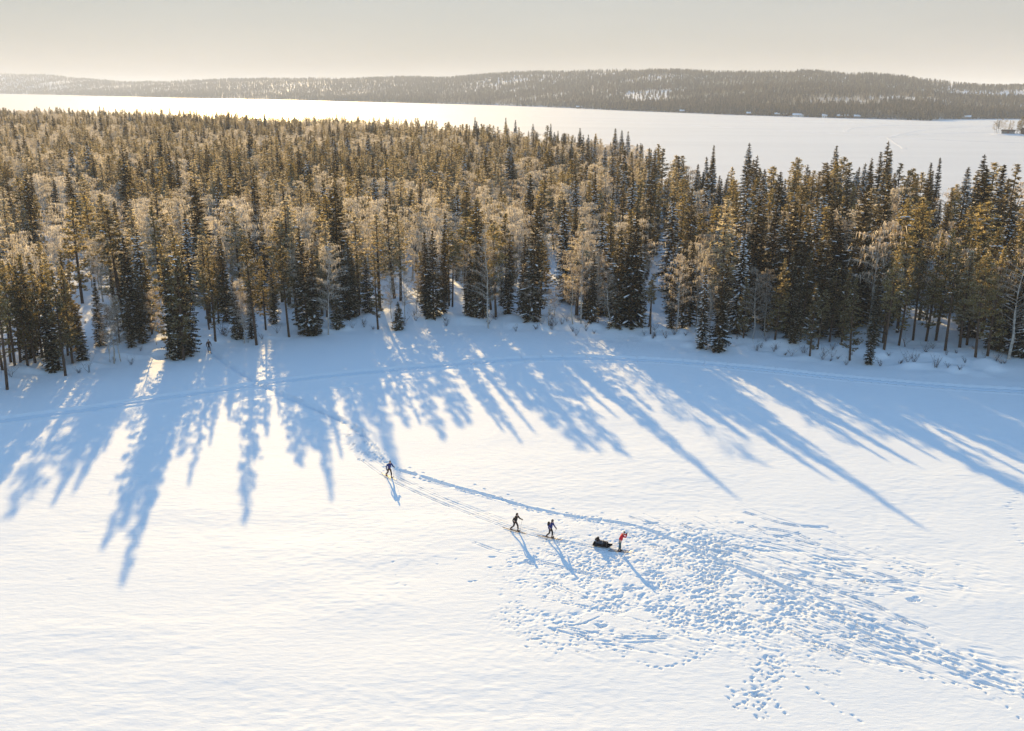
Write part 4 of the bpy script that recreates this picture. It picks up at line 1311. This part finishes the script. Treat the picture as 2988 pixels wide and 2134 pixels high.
# ------------------------------------------------------------------ cabins on the far shore and the island
M['timber_brown'] = principled('brown_timber', (0.085, 0.050, 0.035), .85, .1, 0, .3, 1.5)
M['timber_red'] = principled('red_timber', (0.16, 0.035, 0.028), .85, .1, 0, .25, 1.5)
M['timber_grey'] = principled('grey_timber', (0.16, 0.15, 0.145), .85, .1, 0, .25, 1.5)
M['timber_white'] = principled('white_timber', (0.72, 0.70, 0.66), .8, .2, 0, .08, 1.5)
M['glass'] = principled('window_glass', (0.02, 0.025, 0.03), .08, .6, 0, .1, 1)
M['trim'] = principled('white_trim', (0.7, 0.7, 0.68), .7, .2, 0, .05, 1)
M['brick'] = principled('chimney_brick', (0.22, 0.09, 0.06), .9, .1, 0, .3, 4)
def cabin(loc, rz, w, d, h, wall, label, roof_h=1.8, deep=.54):
    o = empty('cabin', loc, rz)
    b = MB()
    for c, s_ in (((0, -d / 2 + .1, h / 2 - .5), (w, .2, h + 1)), ((0, d / 2 - .1, h / 2 - .5), (w, .2, h + 1)), ((-w / 2 + .1, 0, h / 2 - .5), (.2, d - .4, h + 1)), ((w / 2 - .1, 0, h / 2 - .5), (.2, d - .4, h + 1))): b.box(c, s_)
    for x in (-w / 2 + .02, w / 2 - .02):
        b.poly([(x, -d / 2, h), (x, d / 2, h), (x, 0, h + roof_h)])
    obj('wall', b.mesh('cabin_wall', wall), o)
    e = .5; sl_ = roof_h / (d / 2)
    b = MB()
    for t, z0 in ((.25, .05),):
        pr = [(-d / 2 - e, h - e * sl_ + z0), (0, h + roof_h + z0), (d / 2 + e, h - e * sl_ + z0), (d / 2 + e, h - e * sl_ + z0 + t), (0, h + roof_h + z0 + t), (-d / 2 - e, h - e * sl_ + z0 + t)]
        n = len(pr)
        pts = [(-w / 2 - e, y, z) for y, z in pr] + [(w / 2 + e, y, z) for y, z in pr]
        b.raw(pts, [tuple(range(n))[::-1], tuple(range(n, 2 * n))] + [(k, (k + 1) % n, n + (k + 1) % n, n + k) for k in range(n)])
    rf = obj('roof', b.mesh('cabin_roof', 'timber_brown'), o)
    b = MB()
    pr = [(-d / 2 - e - .1, h - e * sl_ + .31), (0, h + roof_h + .31), (d / 2 + e + .1, h - e * sl_ + .31), (d / 2 + e, h - e * sl_ + .31 + deep), (0, h + roof_h + .31 + deep), (-d / 2 - e, h - e * sl_ + .31 + deep)]
    n = 6
    pts = [(-w / 2 - e - .08, y, z) for y, z in pr] + [(w / 2 + e + .08, y, z) for y, z in pr]
    b.raw(pts, [tuple(range(n))[::-1], tuple(range(n, 2 * n))] + [(k, (k + 1) % n, n + (k + 1) % n, n + k) for k in range(n)])
    if deep > .2: obj('roof_snow', b.mesh('roof_snow', 'tree_snow'), rf)
    b = MB(); b.box((w * .2, .3, h + roof_h + .7), (.6, .6, 1.8)); obj('chimney', b.mesh('chimney', 'brick'), rf)
    k = max(2, int(w / 3))
    for q in range(k):
        x = -w / 2 + w * (q + .5) / k
        b = MB()
        if q == k // 2:
            b.box((x, -d / 2 - .03, 1.0), (.95, .06, 2.0)); obj('door', b.mesh('door', 'timber_red'), o)
        else:
            b.box((x, -d / 2 - .03, 1.55), (1.2, .06, 1.1)); wn_ = obj('window', b.mesh('window_frame', 'trim'), o)
            b = MB(); b.box((x, -d / 2 - .07, 1.55), (1.0, .03, .9)); obj('pane', b.mesh('pane', 'glass'), wn_)
    return tag(o, label, 'cabin')
def far_spot(px, extra=6):
    a = az_of(px); r_ = float(r_shore(a)) + extra
    return (math.sin(a) * r_, math.cos(a) * r_, float(hill_z(np.array([a]), np.array([r_]))[0]) + .25), -a
for px, ex, w, wl_, lab in ((2333, 4, 17, 'timber_white', 'long white boathouse on the far lake shore'), (2272, 10, 9, 'timber_grey', 'grey cabin with thick snow roof left of a small dark hut'), (2296, 12, 7, 'timber_brown', 'small dark hut beside the long white boathouse'), (2410, 6, 7, 'timber_white', 'tiny pale hut among the far shore trees'),
                            (2458, 10, 11, 'timber_brown', 'brown cabin with white roof facing the frozen lake'), (2485, 14, 8, 'timber_red', 'red hut half hidden by shore trees'), (2506, 8, 9, 'timber_grey', 'grey cabin at the end of the shore hamlet'), (2826, 10, 12, 'timber_grey', 'lone cabin with bright snow roof in the far bay'),
                            (2190, 8, 10, 'timber_brown', 'brown shore cabin apart from the hamlet'), (1995, 8, 12, 'timber_grey', 'snow covered grey cabin under the wooded hill'), (1690, 8, 12, 'timber_brown', 'brown cabin on the shore before the long hill')):
    loc, rz = far_spot(px, ex)
    cabin(loc, rz, w, 6 if w < 12 else 8, 2.6, wl_, lab)

ix, iy = ground(2960, 394, LAKE_Z)
ia = math.atan2(ix, iy)
ang = np.linspace(0, 2 * np.pi, 49); rad = np.array([0, .2, .4, .6, .8, .92, 1.0])
A, RR = np.meshgrid(ang, rad)
n_ = 1 + .12 * np.sin(3 * A + 1) + .07 * np.sin(5 * A)
X_ = np.cos(A) * RR * 26 * n_; Y_ = np.sin(A) * RR * 13 * n_
Z_ = LAKE_Z - .2 + 1.6 * (1 - RR ** 2) ** .7
c_, s_ = math.cos(-ia), math.sin(-ia)
P = np.stack([ix + X_ * c_ - Y_ * s_, iy + X_ * s_ + Y_ * c_, Z_], -1)
tag(obj('island', grid_mesh('island', P, M['hill_snow'])), kind='structure')
def isl(u, v):
    return (ix + u * c_ - v * s_, iy + u * s_ + v * c_, LAKE_Z - .2 + 1.6 * max(0, 1 - ((u / 26) ** 2 + (v / 13) ** 2)) ** .7)
cabin(isl(-5.5, -3), -ia, 11, 5, 2.2, 'timber_grey', 'low grey cabin on the small wooded island', 1.0, .12)
cabin(isl(9.5, -3), -ia + .5, 8, 6, 3.2, 'timber_brown', 'dark brown house on the wooded island', 2.2, .15)
for u, v, k, vv, h, lab in ((-17, -2, 'birch', 1, 11, 'thin bare birch at the tip of the small island'), (-15.5, 1, 'pine', 3, 12.5, 'thin pine at the tip of the small island'), (-14, -1, 'pine', 1, 12, 'long trunked pine beside the thin pine on the island tip'), (-12.5, 2, 'birch', 1, 13, 'bare birch at the gable of the grey island cabin'),
                       (-9, 5, 'birch', 0, 12.5, 'bare birch behind the grey island cabin'), (-5, 6, 'pine', 6, 12, 'pointed pine behind the grey island cabin'), (10, -1, 'pine', 2, 15, 'bushy pine in front of the brown island house'), (2.5, -2, 'pine', 2, 13, 'bushy pine at the gable of the grey island cabin'), (-2, 5, 'birch', 1, 11.5, 'slim birch behind the grey island cabin'), (1.5, 4, 'pine', 3, 11, 'small pine beside the grey island cabin'),
                       (4, 1, 'pine', 0, 14, 'dark pine between the two island cabins'), (5.5, -4, 'pine', 4, 16, 'tall round pine between the two island cabins'), (8, 4, 'pine', 4, 16, 'tall pine behind the brown island house'), (12, 5, 'pine', 1, 15, 'tall pine at the far side of the brown island house'), (16, 0, 'pine', 0, 14, 'pine beyond the brown island house')):
    ent = KINDS[k][vv]; s__ = h / ent['h']
    o = empty(k + '_tree', isl(u, v), rng.uniform(0, 6))
    o.scale = (s__ * 1.45, s__ * 1.45, s__)
    obj('trunk', ent['trunk'], o); obj('crown', ent['crown'], o)
    tag(o, lab, k + ' tree', k + ' trees on the island')

# a tall frosted birch that stands out on the far hillside
a = az_of(1727); r_ = float(r_shore(a)) + 420
ent = KINDS['birch'][4]
o = empty('birch_tree', (math.sin(a) * r_, math.cos(a) * r_, float(hill_z(np.array([a]), np.array([r_]))[0]) - .3))
o.scale = (1.5, 1.5, 1.9)
obj('trunk', ent['trunk'], o); obj('crown', ent['crown'], o)
tag(o, 'tall white frosted birch standing out on the far wooded hillside', 'birch tree')

# ------------------------------------------------------------------ haze: cold thin mist lit by the low sun
hz, n, l = new_mat('haze_air')
ho = n.new('ShaderNodeOutputMaterial')
pv = n.new('ShaderNodeVolumePrincipled')
pv.inputs['Color'].default_value = (0.85, 0.91, 1.0, 1)
pv.inputs['Density'].default_value = 0.00013
pv.inputs['Anisotropy'].default_value = 0.05
l.new(pv.outputs[0], ho.inputs['Volume'])
b = MB()
b.box((0, 5000, 78.5), (32000, 20000, 163))
tag(obj('haze', b.mesh('haze', hz)), kind='stuff')
